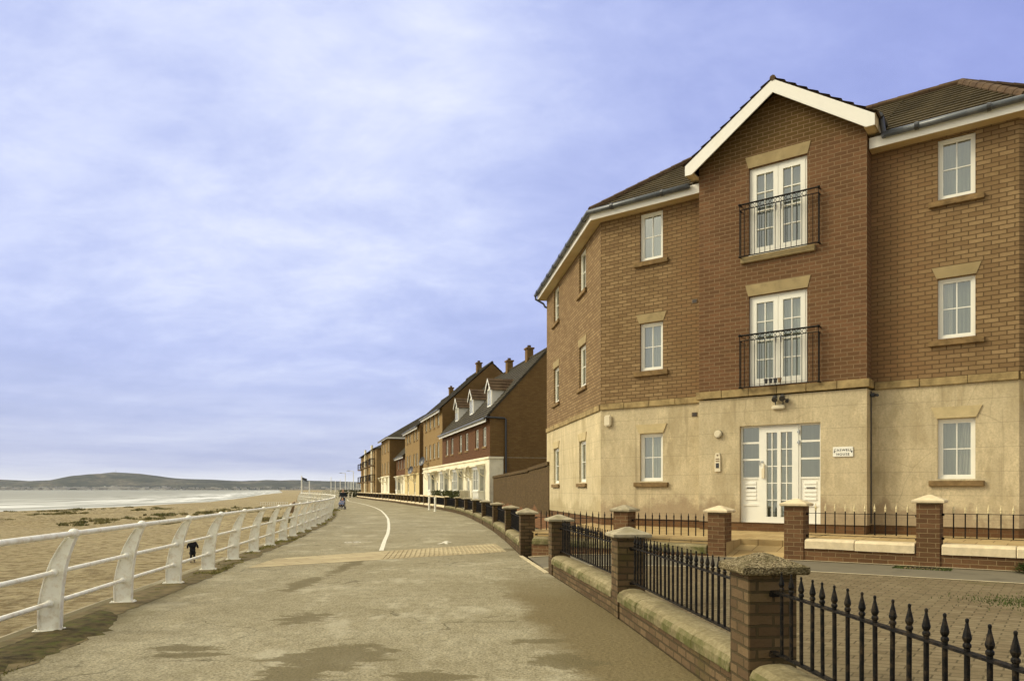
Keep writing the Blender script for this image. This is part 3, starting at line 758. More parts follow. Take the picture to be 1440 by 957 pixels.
# wall in front of the flats: two runs either side of the gate
proto = bar_mesh('bar', .62, .92, .0115, .9, M['black_paint'], n=6)
rootL = empty('boundary_wall', tuple(FW(5.4, -.165, .1)))
tag(rootL, 'low brick wall with black railings left of the entrance gate, stone coping stained dark', 'wall', 'low railed walls')
low = MB(); low.box(FW, 3.3, 7.6, -.31, -.02, .0, .31); low.build('low_wall', M['brick_wall_front'], rootL)
coping(None, FW, 3.6, 5.22, .31, .47, rnd=False, each=(rootL, M['coping'])); coping(None, FW, 5.58, 7.58, .31, .47, each=(rootL, M['coping']))
for a0, a1 in ((3.585, 5.235), (5.565, 7.6)): railing(rootL, FW, a0, a1, .52, .90, proto, .145, rw=.03, rt=.01)
pier(rootL, FW, 3.42, .1, 1.07, M['brick_wall_front'], M['cap_new'])
pier(rootL, FW, 5.4, .0, 1.055, M['brick_wall_front'], M['cap_old'])
remove(proto)
proto = bar_mesh('bar', .75, 1.13, .0095, .95, M['black_paint'], M['finial_gold'], n=6)
rootR = empty('boundary_wall', tuple(FW(0, -.165, .2)))
tag(rootR, 'low brick wall with pale cream coping and gold tipped railings right of the entrance gate', 'wall', 'low railed walls')
low = MB(); low.box(FW, -9.0, 2.15, -.31, -.02, .0, .495); low.build('low_wall', M['brick_wall_front'], rootR)
cop = MB()
for a0, a1 in ((.18, 1.855), (-2.0, -.18), (-4.25, -2.36)): coping(None, FW, a0, a1, .495, .655, stone=.85, rnd=False, each=(rootR, M['cap_new']))
for a0, a1, z in ((.165, 1.87, -.03), (-2.015, -.165, .0), (-4.27, -2.345, .02)): railing(rootR, FW, a0, a1, .745 + z, 1.125 + z, proto, .15, rw=.028, rt=.009)
for k, a in enumerate((2.035, 0, -2.18, -4.4)): pier(rootR, FW, a, .1, 1.21 if k == 0 else 1.285, M['brick_wall_front'], M['cap_new'])
remove(proto)

# long wall that follows the promenade past the houses
rootF = empty('boundary_wall', (.2, 16.8, 0))
tag(rootF, 'long curving row of brown brick piers and dark railings along the far promenade', 'wall', 'low railed walls')
lowA = MB(); copA = MB(); copB = MB()
for i in range(1, len(FENCE) - 1):
    A, B = Vector(FENCE[i]), Vector(FENCE[i + 1]); d = (B - A).normalized(); L = (B - A).length
    fr = F(A, d, (-d.y, d.x))
    lowA.box(fr, .0, L, -.31, -.02, -.3, .20)
    coping(copA if i < 8 else copB, fr, .17, L - .17, .20, .35, stone=.9)
    railing(rootF, fr, .165, L - .165, .42, .82, None, .132 if i < 9 else .2, single=.011)
    pier(rootF, fr, 0, -.1, .93, M['brick_wall_low'], M['cap_old'] if i < 8 else M['cap_new'], cw=.48, ph=.085 if i == 1 else .05)
    if i >= 9: pier(rootF, fr, L / 2, -.1, .93, M['brick_wall_low'], M['cap_new'], cw=.48, ph=.05)
    if i >= 8:
        copB.box(fr, 0, L, -.30, -.03, .905, .985)
lowA.build('low_wall', M['brick_wall_low'], rootF); copA.build('coping', M['coping'], rootF); copB.build('white_coping', M['cap_new'], rootF)

# ------------------------------------------------------------------ windows
def window(parent, fr, o, cols=2, rws=2, sill=True, lintel=None, rev=.085, far=False, curt=None, frame_mat=None, sillz=.11):
    a0, a1, z0, z1 = o; fm = frame_mat or M['upvc']
    mb = MB(); bd = .05; b0, b1 = -rev - .04, -rev + .02
    mb.box(fr, a0, a0 + bd, b0, b1, z0, z1); mb.box(fr, a1 - bd, a1, b0, b1, z0, z1)
    mb.box(fr, a0 + bd, a1 - bd, b0, b1, z1 - bd, z1); mb.box(fr, a0 + bd, a1 - bd, b0, b1, z0, z0 + bd)
    s = .035; c0, c1 = b0 + .005, b1 - .018
    ia0, ia1, iz0, iz1 = a0 + bd, a1 - bd, z0 + bd, z1 - bd
    if not far:
        mb.box(fr, ia0, ia0 + s, c0, c1, iz0, iz1); mb.box(fr, ia1 - s, ia1, c0, c1, iz0, iz1)
        mb.box(fr, ia0 + s, ia1 - s, c0, c1, iz1 - s, iz1); mb.box(fr, ia0 + s, ia1 - s, c0, c1, iz0, iz0 + s)
        mb.box(fr, a0 - .005, a1 + .005, b0, -rev + .075, z0 - .03, z0 - .001)
        ia0 += s; ia1 -= s; iz0 += s; iz1 -= s
    g = .010
    for i in range(1, cols):
        x = ia0 + (ia1 - ia0) * i / cols; mb.box(fr, x - g, x + g, c0 + .004, c1 - .008, iz0, iz1)
    for j in range(1, rws):
        z = iz0 + (iz1 - iz0) * j / rws; mb.box(fr, ia0, ia1, c0 + .006, c1 - .01, z - g, z + g)
    w = mb.build('window', fm, parent)
    p = MB(); p.face([fr(ia0, c0 + .012, iz0), fr(ia1, c0 + .012, iz0), fr(ia1, c0 + .012, iz1), fr(ia0, c0 + .012, iz1)])
    p.build('pane', M['far_glass'] if far else M['glass'], w)
    if not far:
        p = MB(); N = 40; e = .12
        V = [fr(a0 - e + (a1 - a0 + 2 * e) * i / N, -rev - .12 + .010 * math.sin(i * 1.9) + .006 * math.sin(i * .7), z) for z in (z0 - .1, z1 + .1) for i in range(N + 1)]
        p.mesh(V, [(i, i + 1, N + 2 + i, N + 1 + i) for i in range(N)]); p.build('blind', M['blind'], w)
        if curt:
            p = MB(); x0, x1 = a0 + (a1 - a0) * curt[0], a0 + (a1 - a0) * curt[1]
            V = [fr(x0 + (x1 - x0) * i / N * (1 - .25 * t), -rev - .085 + .014 * math.sin(i * 1.1), z0 - .05 + (z1 - z0 + .1) * t) for t in (0, .5, 1) for i in range(N + 1)]
            p.mesh(V, [(i + k, i + k + 1, N + 2 + i + k, N + 1 + i + k) for k in (0, N + 1) for i in range(N)]); p.build('curtain', M['curtain'], w, smooth=True)
    if sill:
        p = MB(); p.bbox(fr, a0 - .15, a1 + .15, -rev, .065, z0 - sillz - .03, z0 - .032, .008) if not far else p.box(fr, a0 - .06, a1 + .06, -rev, .05, z0 - .13, z0 - .001)
        p.build('sill', M['sill_stone'], w)
    if lintel:
        h, fl = lintel[:2]
        p = MB(); p.prism(fr, [(a0 - .015, z1 + .012), (a1 + .015, z1 + .012), (a1 + fl, z1 + h), (a0 - fl, z1 + h)], -.06, lintel[3] if len(lintel) > 3 else .012)
        p.build('lintel', lintel[2], w)
    return w

# ------------------------------------------------------------------ the block of flats
root = empty('apartment_block', tuple(FA(-.85, -3, .55)))
tag(root, 'large three storey brick apartment block with gabled entrance bay, nearest building', 'building', 'buildings facing the beach')
ZP, ZS0, ZS1, ZE = .77, 3.53, 3.68, 8.42
EAR = -5.12
ops_r = [(-4.43, -3.80, z, z + 1.17) for z in (1.70, 4.43, 7.15)]
ops_l = [(2.05, 2.67, z, z + 1.17) for z in (1.70, 4.43, 7.15)]
ops_s = [(a, b, z, z + 1.17) for z in (1.70, 4.43, 7.15) for a, b in ((1.65, 2.5), (5.5, 6.4))]
BL, BR, BC = .95, -2.607, -.828
fr_door = (-1.717, .0, ZP, 2.90)
ops_b = [(-1.448, -.208, 3.76, 5.74), (-1.448, -.208, 6.64, 8.56)]
FE = F(FR(EAR, 0, 0).xy, (.9906, .1357), (.1357, -.9906))        # canted side to the right, mirror of FS
FEE = F(FE(7.72, 0, 0).xy, (-.1357, .9906), (.9906, .1357))
FB = F(FA(BR, 0, 0).xy, (.6046, .7965), (.7965, -.6046))         # right return of the entrance bay
FBL = F(FA(BL, 0, 0).xy, (.6046, .7965), (-.7965, .6046))
FSE = F(FS(7.72, 0, 0).xy, (.991, .1334), (-.1334, .991))
def walls(mb, z0, z1, db=0.0):
    mb.panel(FR, EAR - db * .414, BR + .02, z0, z1, ops_r, db); mb.panel(FR, BL - .02, 3.79 + db * .414, z0, z1, ops_l, db)
    mb.panel(FE, -db * .414, 7.72, z0, z1, ops_s, db); mb.panel(FEE, 0, 6, z0, z1, (), db)
def walls_s(mb, z0, z1, db=0.0):
    mb.panel(FS, -db * .414, 7.72, z0, z1, ops_s, db); mb.panel(FSE, 0, 6, z0, z1, (), db)
mb = MB(); walls(mb, ZS1, ZE); walls_s(mb, ZS1, ZE)
mb.panel(FR, EAR + 2.485, 1.305, ZP, ZE, (), -6); mb.panel(FS, 2.485, 7.72, ZP, ZE, (), -6); mb.panel(FE, 2.485, 7.72, ZP, ZE, (), -6)
mb.build('brick_wall', M['brick_wing'], root, fix=False)
mb = MB(); walls(mb, ZP, ZS0); mb.panel(FA, BR, BL, ZP, ZS0, [fr_door], 0, .14); mb.panel(FB, 0, .42, ZP, ZS0); mb.panel(FBL, 0, .42, ZP, ZS0)
mb.build('rendered_wall', M['render'], root, fix=False)
mb = MB(); walls_s(mb, ZP, ZS0); mb.build('rendered_wall', M['render_side'], root, fix=False)
mb = MB(); walls(mb, .3, ZP, -.025); walls_s(mb, .3, ZP, -.025); mb.panel(FA, BR + .02, BL, .3, ZP, (), -.025); mb.panel(FB, .025, .42, .3, ZP, (), -.025)
mb.build('plinth', M['brick_plinth'], root, fix=False)
mb = MB()   # entrance bay brickwork with its gable
mb.panel(FA, BR, BL, 3.72, 8.56, ops_b)
mb.face([FA(BR, 0, 8.56), FA(BL, 0, 8.56), FA(BL, 0, 8.88), FA(BC, 0, 10.08), FA(BR, 0, 8.88)])
mb.panel(FB, 0, .42, 3.72, 8.88); mb.panel(FBL, 0, .42, 3.72, 8.88)
mb.build('gable_wall', M['brick_gable'], root, fix=False)
mb = MB()   # string course, in blocks
def blocks(fr, a0, a1, z0, z1, b1, step):
    n = max(1, round((a1 - a0) / step))
    for i in range(n):
        j = random.uniform(-.004, .004)
        mb.bbox(fr, a0 + (a1 - a0) * i / n + .003, a0 + (a1 - a0) * (i + 1) / n - .003, -.05, b1 + j, z0 + j, z1 + j, .008)
blocks(FR, EAR, BR - .07, ZS0, ZS1, .045, .78); blocks(FR, BL + .07, 3.79, ZS0, ZS1, .045, .72); blocks(FS, .02, 7.72, ZS0, ZS1, .045, .8); blocks(FE, .02, 7.72, ZS0, ZS1, .045, .8)
blocks(FA, BR - .06, BL + .06, 3.555, 3.722, .06, .62); blocks(FB, .01, .40, 3.555, 3.722, .06, .4); blocks(FBL, .01, .40, 3.555, 3.722, .06, .4)
mb.build('string_course', M['string_stone'], root)
LM = M['lintel_stone']
for fr, ops, cu in ((FR, ops_r, (( -.1, .5), (.62, 1.1), None)), (FR, ops_l, (None, None, None)), (FS, ops_s, (None,) * 6), (FE, ops_s, (None,) * 6)):
    for i, o in enumerate(ops):
        lvl = 0 if o[2] < 3 else (1 if o[2] < 6 else 2)
        window(root, fr, o, curt=cu[i], lintel=None if lvl == 2 else ((.23, .11, M['render_trim'], .022) if lvl == 0 else (.23, .10, LM)))
def french(o, extra):
    a0, a1, z0, z1 = o; fr = FA; rev = .085
    mb = MB(); b0, b1 = -rev - .05, -rev + .02
    for x0, x1 in ((a0, a0 + .05), (a1 - .05, a1)): mb.box(fr, x0, x1, b0, b1, z0, z1)
    mb.box(fr, a0 + .05, a1 - .05, b0, b1, z1 - .05, z1); mb.box(fr, a0 + .05, a1 - .05, b0, b1, z0, z0 + .05)
    d = mb.build('french_door', M['upvc'], root)
    mid = (a0 + a1) / 2
    lf = MB(); gl = MB(); hd = MB()
    for x0, x1 in ((a0 + .052, mid - .003), (mid + .003, a1 - .052)):
        s = .10; c0, c1 = b0 + .004, b1 + .008; y0, y1 = z0 + .052, z1 - .052
        lf.box(fr, x0, x0 + s, c0, c1, y0, y1); lf.box(fr, x1 - s, x1, c0, c1, y0, y1)
        lf.box(fr, x0 + s, x1 - s, c0, c1, y1 - s, y1); lf.box(fr, x0 + s, x1 - s, c0, c1, y0, y0 + s * 1.15)
        i0, i1, j0, j1 = x0 + s, x1 - s, y0 + s * 1.15, y1 - s
        xm = (i0 + i1) / 2; lf.box(fr, xm - .011, xm + .011, c0 + .02, c1 - .012, j0, j1)
        for k in range(1, 4):
            z = j0 + (j1 - j0) * k / 4; lf.box(fr, i0, i1, c0 + .022, c1 - .014, z - .011, z + .011)
        gl.face([fr(i0, c0 + .03, j0), fr(i1, c0 + .03, j0), fr(i1, c0 + .03, j1), fr(i0, c0 + .03, j1)])
        hx = x1 - .05 if x0 < mid - .1 else x0 + .05
        hd.box(fr, hx - .012, hx + .012, c1, c1 + .012, z0 + .92, z0 + 1.08); hd.box(fr, hx - .01, hx + .01, c1 + .012, c1 + .035, z0 + 1.0, z0 + 1.02)
        hd.box(fr, min(hx, hx + (-.07 if x0 < mid - .1 else .07)), max(hx, hx + (-.07 if x0 < mid - .1 else .07)), c1 + .024, c1 + .036, z0 + 1.0, z0 + 1.018)
    split(gl, 'pane', M['glass'], d)
    for q, nm_ in ((lf, 'door_leaf'), (hd, 'handle')):
        h_ = len(q.f) // 2; hv = len(q.v) // 2
        q1 = MB(); q1.v = q.v[:hv]; q1.f = q.f[:h_]; q2 = MB(); q2.v = q.v[hv:]; q2.f = [tuple(i - hv for i in f) for f in q.f[h_:]]
        for qq in (q1, q2): qq.build(nm_, M['upvc'] if nm_ == 'door_leaf' else M['grey_metal'], d)
    p = MB(); N = 90
    V = [fr(a0 - .1 + (a1 - a0 + .2) * i / N, -rev - .13 + .009 * math.sin(i * 1.35) + .006 * math.sin(i * .5), z) for z in (z0 - .05, z1 + .05) for i in range(N + 1)]
    p.mesh(V, [(i, i + 1, N + 2 + i, N + 1 + i) for i in range(N)]); p.build('curtain', M['blind'], d, smooth=True)
    p = MB(); p.prism(fr, [(a0 - .01, z1 + .012), (a1 + .01, z1 + .012), (a1 + .075, z1 + .26), (a0 - .075, z1 + .26)], -.06, .012); p.build('lintel', LM, d)
    if extra:
        p = MB(); p.bbox(fr, a0 - .17, a1 + .17, -.05, .07, z0 - .15, z0 - .02, .01); p.build('sill', LM, d)
        p = MB(); p.box(fr, a0, a1, b0, .03, z0 - .018, z0 - .001); p.build('door_sill', M['upvc'], d)
    # Juliet balcony
    q0, q1, zb, zt2, bb = -1.71, -.05, z0 - .03, z0 + 1.12, .13
    br = MB()
    br.tube([fr(q0, bb, zt2), fr(q1, bb, zt2)], .019, 8); br.box(fr, q0, q1, bb - .012, bb + .012, zt2 - .125, zt2 - .112)
    br.box(fr, q0, q1, bb - .015, bb + .015, zb, zb + .016)
    for q in (q0, q1):
        br.tube([fr(q, .0, zt2), fr(q, bb, zt2)], .016, 8); br.box(fr, q - .012, q + .012, 0, bb, zt2 - .125, zt2 - .112); br.box(fr, q - .014, q + .014, 0, bb, zb, zb + .016)
        br.lathe(fr(q, bb, zt2 - .03), [(.006, 0), (.03, .01), (.036, .03), (.03, .05), (.006, .06)], 8); br.lathe(fr(q, bb, zb - .02), [(.006, 0), (.026, .01), (.03, .025), (.026, .04), (.006, .05)], 8)
        br.box(fr, q - .007, q + .007, bb - .007, bb + .007, zb, zt2)
        for t in (.04, .085): br.box(fr, q - .005, q + .005, t - .005, t + .005, zb, zt2 - .12)
    rail = br.build('balcony_railing', M['black_paint'], d)
    nb = 15
    for i in range(1, nb):
        a = q0 + (q1 - q0) * i / nb
        x = MB(); x.box(fr, a - .0055, a + .0055, bb - .0055, bb + .0055, zb + .016, zt2 - .12)
        # ring under the handrail beside each bar
        if 1 <= i <= nb - 1 and a0 - .02 < a + .055 < a1 + .05:
            c = fr(a + (q1 - q0) / nb / 2, bb, zt2 - .064); ea = fr.ea
            pts = [c + ea * (.046 * math.cos(2 * math.pi * k / 14)) + Vector((0, 0, .046 * math.sin(2 * math.pi * k / 14))) for k in range(15)]
            x.tube(pts, .006, 5, False)
        br2 = x.build('bar', M['black_paint'], rail) if False else None
        rail_extra.mesh(x.v, x.f)
    return d
rail_extra = MB()
for i, o in enumerate(ops_b):
    rail_extra = MB()
    d = french(o, i == 1)
    rl = [c for c in d.children if c.name.startswith('balcony_railing')][0]
    # uprights and rings belong to the same welded panel
    b_ = rail_extra.build('balustrade', M['black_paint'], d)

# entrance: door between two glazed side panels
a0, a1, z0, z1 = fr_door; rev = .11
mb = MB(); b0, b1 = -rev - .05, -rev + .02
for x0, x1 in ((a0, a0 + .035), (a1 - .035, a1), (-.445, -.405), (-1.29, -1.25)): mb.box(FA, x0, x1, b0, b1, z0, z1)
for x0, x1 in ((-.405, -.035), (-1.25, -.445), (a0 + .035, -1.29)): mb.box(FA, x0, x1, b0, b1, z1 - .04, z1)
ent = mb.build('entrance_screen', M['upvc'], root)
mb = MB(); gl = MB(); pn = MB()
for x0, x1 in ((-.405, -.035), (a0 + .035, -1.29)):
    for za, zb in ((2.545, 2.86), (2.175, 2.50), (1.765, 2.13)):
        mb.box(FA, x0, x1, b0 + .01, b1 - .006, za - .043, za - .001)
        gl.face([FA(x0, b0 + .03, za), FA(x1, b0 + .03, za), FA(x1, b0 + .03, zb), FA(x0, b0 + .03, zb)])
    pn.box(FA, x0, x1, b0 + .012, b1 - .02, z0, 1.722)
    pn.box(FA, x0, x1, b0 + .02, b1 - .002, 1.135, 1.185); pn.box(FA, x0, x1, b0 + .02, b1 - .004, z0, .81)
    for k in range(5):
        z = 1.27 + k * .085
        pn.prism(F(FA(0, 0, 0).xy, NB, U), [(b1 - .03, z), (b1 - .004, z), (b1 - .012, z + .055), (b1 - .03, z + .06)], x0 + .07, x1 - .07)
    for xa, xb in ((x0, x0 + .04), (x1 - .04, x1)): pn.box(FA, xa, xb, b0 + .02, b1 - .01, .81, 1.135)
split(mb, 'glazing_bar', M['upvc'], ent); split(gl, 'pane', M['glass'], ent)
hv = len(pn.v) // 2; hf = len(pn.f) // 2
for lo_ in (0, 1):
    q = MB(); q.v = pn.v[hv * lo_:hv * (lo_ + 1)]; q.f = [tuple(i - hv * lo_ for i in f) for f in pn.f[hf * lo_:hf * (lo_ + 1)]]; q.build('louvre_panel', M['upvc'], ent)
sl = MB(); 
for x in (-.22, -1.5): sl.box(FA, x - .09, x + .09, b1 - .02, b1 + .002, 1.525, 1.545)
split(sl, 'letter_slot', M['black_plastic'], ent)
p = MB(); p.face([FA(a0 - .1, -.62, z0), FA(a1 + .1, -.62, z0), FA(a1 + .1, -.62, 3.0), FA(a0 - .1, -.62, 3.0)]); p.face([FA(a0 - .1, -.62, z0), FA(a1 + .1, -.62, z0), FA(a1 + .1, -.15, z0), FA(a0 - .1, -.15, z0)]); p.build('hallway', M['blind'], ent, fix=False)
x0, x1 = -1.248, -.447
mb = MB(); c0, c1 = b0 + .002, b1 + .012
cols = [(-1.115, -.875), (-.80, -.57)]
mb.box(FA, x0, cols[0][0], c0, c1, z0, 2.855); mb.box(FA, cols[0][1], cols[1][0], c0, c1, z0, 2.855); mb.box(FA, cols[1][1], x1, c0, c1, z0, 2.855)
gl = MB()
for ca, cb in cols:
    mb.box(FA, ca, cb, c0, c1, z0, .90); mb.box(FA, ca, cb, c0, c1, 2.735, 2.855)
    xm = (ca + cb) / 2; mb.box(FA, xm - .01, xm + .01, c0 + .02, c1 - .014, .90, 2.735)
    for k in range(1, 5):
        z = .90 + 1.835 * k / 5; mb.box(FA, ca, cb, c0 + .022, c1 - .016, z - .01, z + .01)
    gl.face([FA(ca, c0 + .03, .90), FA(cb, c0 + .03, .90), FA(cb, c0 + .03, 2.735), FA(ca, c0 + .03, 2.735)])
dr = mb.build('entrance_door', M['upvc'], root); split(gl, 'pane', M['glass'], dr)
hd = MB(); hd.bbox(FA, -.53, -.47, c1, c1 + .03, 1.74, 1.96, .008); hd.box(FA, -.535, -.515, c1, c1 + .05, 1.735, 2.05); hd.build('handle', M['plastic_cream'], dr)
hd = MB(); hd.disc(FA, -.48, 2.1, .022, c1, c1 + .02, 12); hd.box(FA, -.432, -.418, c1, c1 + .02, 2.03, 2.13); hd.build('lock', M['grey_metal'], dr)
hd = MB()
for z in (2.5, 2.72):
    hd = MB(); hd.tube([FA(-1.262, c1 + .012, z - .05), FA(-1.262, c1 + .012, z + .05)], .014, 8); hd.box(FA, -1.285, -1.225, c1, c1 + .016, z - .02, z + .02)
    hd.build('hinge', M['grey_metal'], dr)

# roof
TE, SL = 8.60, .642
def zr(b): return TE + (.3 - b) * SL
rl = FR(3.79 - .414 * 3, -3, zr(-3)); rr = FR(EAR + 1.243, -3, zr(-3)); corR = FR(EAR - .414 * .3, .3, TE); sfr = FE(4.72, -3, zr(-3)); cor = FR(3.79 + .414 * .3, .3, TE)
sfar = FS(4.72, -3, zr(-3)); 
mb = MB()
roof(mb, [corR, FR(-2.74, .3, TE), FR(-2.74, -3, zr(-3)), rr])
roof(mb, [FR(-2.74, -.15, zr(-.15)), FR(1.08, -.15, zr(-.15)), FR(1.08, -3, zr(-3)), FR(-2.74, -3, zr(-3))])
roof(mb, [FR(1.08, .3, TE), cor, rl, FR(1.08, -3, zr(-3))])
roof(mb, [FE(8.02, .3, TE), corR, rr, sfr]); roof(mb, [FE(8.02, -6.3, TE), FE(8.02, .3, TE), sfr])
roof(mb, [cor, FS(8.02, .3, TE), sfar, rl])
roof(mb, [FS(8.02, .3, TE), FS(8.02, -6.3, TE), sfar])
inn = FR(3.79 - .414 * 6.3, -6.3, TE)
innR = FR(EAR + .414 * 6.3, -6.3, TE)
roof(mb, [innR, inn, rl, rr]); roof(mb, [FE(8.02, -6.3, TE), innR, rr, sfr]); roof(mb, [inn, FS(8.02, -6.3, TE), sfar, rl])
rf = mb.build('roof', M['roof_tile'], root)
mb = MB(); up = Vector((0, 0, .02))
for a, b in ((rl, rr), (rr, sfr), (corR, rr), (cor, rl), (rl, sfar), (FS(8.02, .3, TE), sfar), (FE(8.02, .3, TE), sfr)): ridge(mb, a + up, b + up)
mb.build('ridge_tiles', M['roof_red'], rf)
GZ, GS = 10.24, .675
mb = MB()
for s in (1, -1):
    e = BC + s * 2.03; ze = GZ - GS * 2.03
    P = [FA(e, .33, ze), FA(e, -.95, ze), FA(BC, -2.9, GZ), FA(BC, .33, GZ)]
    roof(mb, P, .27, .035)
gr = mb.build('gable_roof', M['roof_red'], root)
mb = MB(); ridge(mb, FA(BC, .325, GZ - .01), FA(BC, -2.6, GZ - .01), .06); mb.build('ridge_tiles', M['roof_red'], gr)
mb = MB(); H = .235
for s in (1, -1):
    e = BC + s * 1.985; zt1 = GZ - .03; 
    mb.prism(FA, [(BC, zt1), (e, zt1 - GS * 1.985), (e, zt1 - GS * 1.985 - H + .015), (e - s * .16, zt1 - GS * 1.985 - H + .015), (BC, zt1 - H * 1.2)], .285 if s == 1 else .286, .315 if s == 1 else .316)
mb.build('bargeboard', M['white_board'], root)
mb = MB()
for s in (1, -1):
    e = BC + s * 1.98; ze = GZ - .06 - GS * 1.98
    mb.face([FA(e, .285, ze - .03), FA(BC, .285, GZ - .09), FA(BC, -.0, GZ - .09), FA(e, -.0, ze - .03)])
    x = sorted((BC + s * 1.785, e))
    mb.box(FA, x[0], x[1], -.9, .284, 8.655, 8.68); mb.box(FA, e - .012, e + .012, -.9, .284, 8.655, ze + .05)
mb.build('soffit', M['soffit'], root)
mb = MB()
def eave(fr, a0, a1):
    mb.box(fr, a0, a1, .275, .30, 8.37, 8.585)
eave(FR, EAR - .12, -2.63); eave(FE, -.12, 8.0); eave(FEE, -.3, 6); eave(FR, .96, 3.91); eave(FS, -.12, 8.0); eave(FSE, -.3, 6)
split(mb, 'fascia', M['white_board'], root)
mb = MB(); mb.box(FR, EAR - .11, -2.62, -.02, .274, 8.372, 8.40); mb.box(FE, -.11, 8.0, -.02, .274, 8.3735, 8.4015); mb.box(FR, .95, 3.90, -.02, .274, 8.372, 8.40); mb.box(FS, -.11, 8.0, -.02, .274, 8.3735, 8.4015)
split(mb, 'soffit', M['soffit'], root)
mb = MB(); col_ = MB()
def gut(pts):
    mb.tube(pts, .062, 10)
    for i in range(len(pts) - 1):
        L = (Vector(pts[i + 1]) - Vector(pts[i])).length; n = int(L / .95)
        for k in range(n):
            c = Vector(pts[i]).lerp(Vector(pts[i + 1]), (k + .5) / n); d = (Vector(pts[i + 1]) - Vector(pts[i])).normalized() * .035
            col_.tube([c - d, c + d], .074, 10)
gz = 8.555
gut([FE(8.02, .37, gz), FR(EAR - .414 * .37, .37, gz), FR(-2.9, .37, gz)]); gut([FR(1.2, .37, gz), FR(3.79 + .414 * .37, .37, gz), FS(8.02, .37, gz)])
g = split(mb, 'gutter', M['gutter'], root, True)[0]; split(col_, 'gutter_bracket', M['black_plastic'], g)
mb = MB()
mb.tube([FA(BR - .25, .06, 8.93), FA(BR - .25, -.5, 8.93)], .055, 8); mb.build('gutter', M['black_plastic'], root)
mb = MB(); mb.tube([FA(BR - .25, -.05, 8.95), FR(-2.92, .37, 8.5)], .05, 8); mb.build('downpipe', M['black_plastic'], root)
mb = MB()
mb.tube([FS(7.95, .37, 8.52), FS(7.95, .37, 8.40), FS(7.85, .1, 8.22), FS(7.80, .05, 8.1), FSE(.15, .06, 8.0), FSE(.15, .06, .6)], .038, 8)
mb.build('downpipe', M['black_plastic'], root)
mb = MB(); mb.tube([FB(.3, .02, 3.5), FB(.3, .02, .8)], .012, 6); mb.build('cable_pipe', M['black_plastic'], root)
for z in (5.9, 3.22):
    mb = MB(); mb.box(FR, 1.16, 1.30, -.02, .012, z, z + .1); v = mb.build('air_vent', M['concrete_brown'], root)
    s_ = MB()
    for k in range(3): s_.box(FR, 1.175, 1.285, .012, .018, z + .015 + k * .027, z + .03 + k * .027)
    split(s_, 'slat', M['black_plastic'], v)

# fixtures on the front
r = empty('flood_light', tuple(FA(-.86, .02, 3.25))); tag(r, 'pair of black spot lamps over a pale box above the entrance door', 'lamp')
mb = MB(); mb.bbox(FA, -1.0, -.72, .0, .07, 3.22, 3.31, .02); mb.build('housing', M['plastic_cream'], r)
for a, z in ((-.80, 3.46), (-.96, 3.47)):
    mb = MB(); mb.tube([FA(a, .05, z + .03), FA(a - .01, .10, z), FA(a - .02, .17, z - .05)], [.045, .055, .062], 10); mb.tube([FA(a, .03, 3.30), FA(a, .05, z)], .012, 6); mb.build('lamp', M['black_plastic'], r)
mb = MB(); mb.tube([FA(-1.05, .03, 3.40), FA(-1.06, .10, 3.37)], .04, 8); mb.tube([FA(-.99, .03, 3.44), FA(-1.05, .04, 3.40)], .012, 6); mb.build('sensor', M['black_plastic'], r)
r = empty('bulkhead_light', tuple(FA(.485, .0, 2.75))); tag(r, 'round cream bulkhead lamp on the render left of the entrance', 'lamp')
mb = MB(); mb.disc(FA, .485, 2.75, .098, 0, .035); mb.build('base', M['cap_old'], r)
mb = MB(); mb.disc(FA, .485, 2.75, .083, .035, .06); mb.disc(FA, .485, 2.75, .06, .06, .075); mb.build('lamp_cover', M['plastic_cream'], r)
r = empty('entry_phone', tuple(FA(.50, .0, 1.9))); tag(r, 'slim pale entry phone panel with dark keypad beside the entrance', 'entry phone')
mb = MB(); mb.prism(FA, [(.435, 1.90), (.565, 1.90), (.565, 2.24), (.545, 2.32), (.455, 2.32), (.435, 2.24)], 0, .03); mb.build('panel', M['plastic_cream'], r)
mb = MB(); mb.box(FA, .465, .535, .03, .036, 1.98, 2.09); mb.build('keypad', M['black_plastic'], r)
mb = MB()
for k in range(2): mb.box(FA, .46, .54, .03, .035, 2.13 + k * .045, 2.15 + k * .045)
mb.disc(FA, .50, 2.27, .02, .03, .036, 10); mb.build('speaker_grille', M['concrete_brown'], r)
for a, z, wd, fr, lb in ((3.554, 3.24, .2, FR, 'cream alarm box on the render near the left corner of the flats'), (.17, 3.24, .2, FE, 'cream alarm box on the render right of the ground floor window beside the entrance')):
    mb = MB(); mb.bbox(fr, a - wd / 2, a + wd / 2, 0, .09, z - .14, z + .15, .03)
    o = mb.build('alarm_box', M['plastic_cream'], loc=tuple(fr(a, 0, z))); tag(o, lb, 'alarm box', 'alarm boxes')
mb = MB(); mb.bbox(FB, .24, .34, 0, .11, 3.38, 3.46, .02); mb.tube([FB(.29, .08, 3.42), FB(.2, .16, 3.40)], .03, 8)
tag(mb.build('security_camera', M['black_plastic'], loc=tuple(FB(.29, 0, 3.4))), 'small black camera on the corner right of the entrance', 'camera')
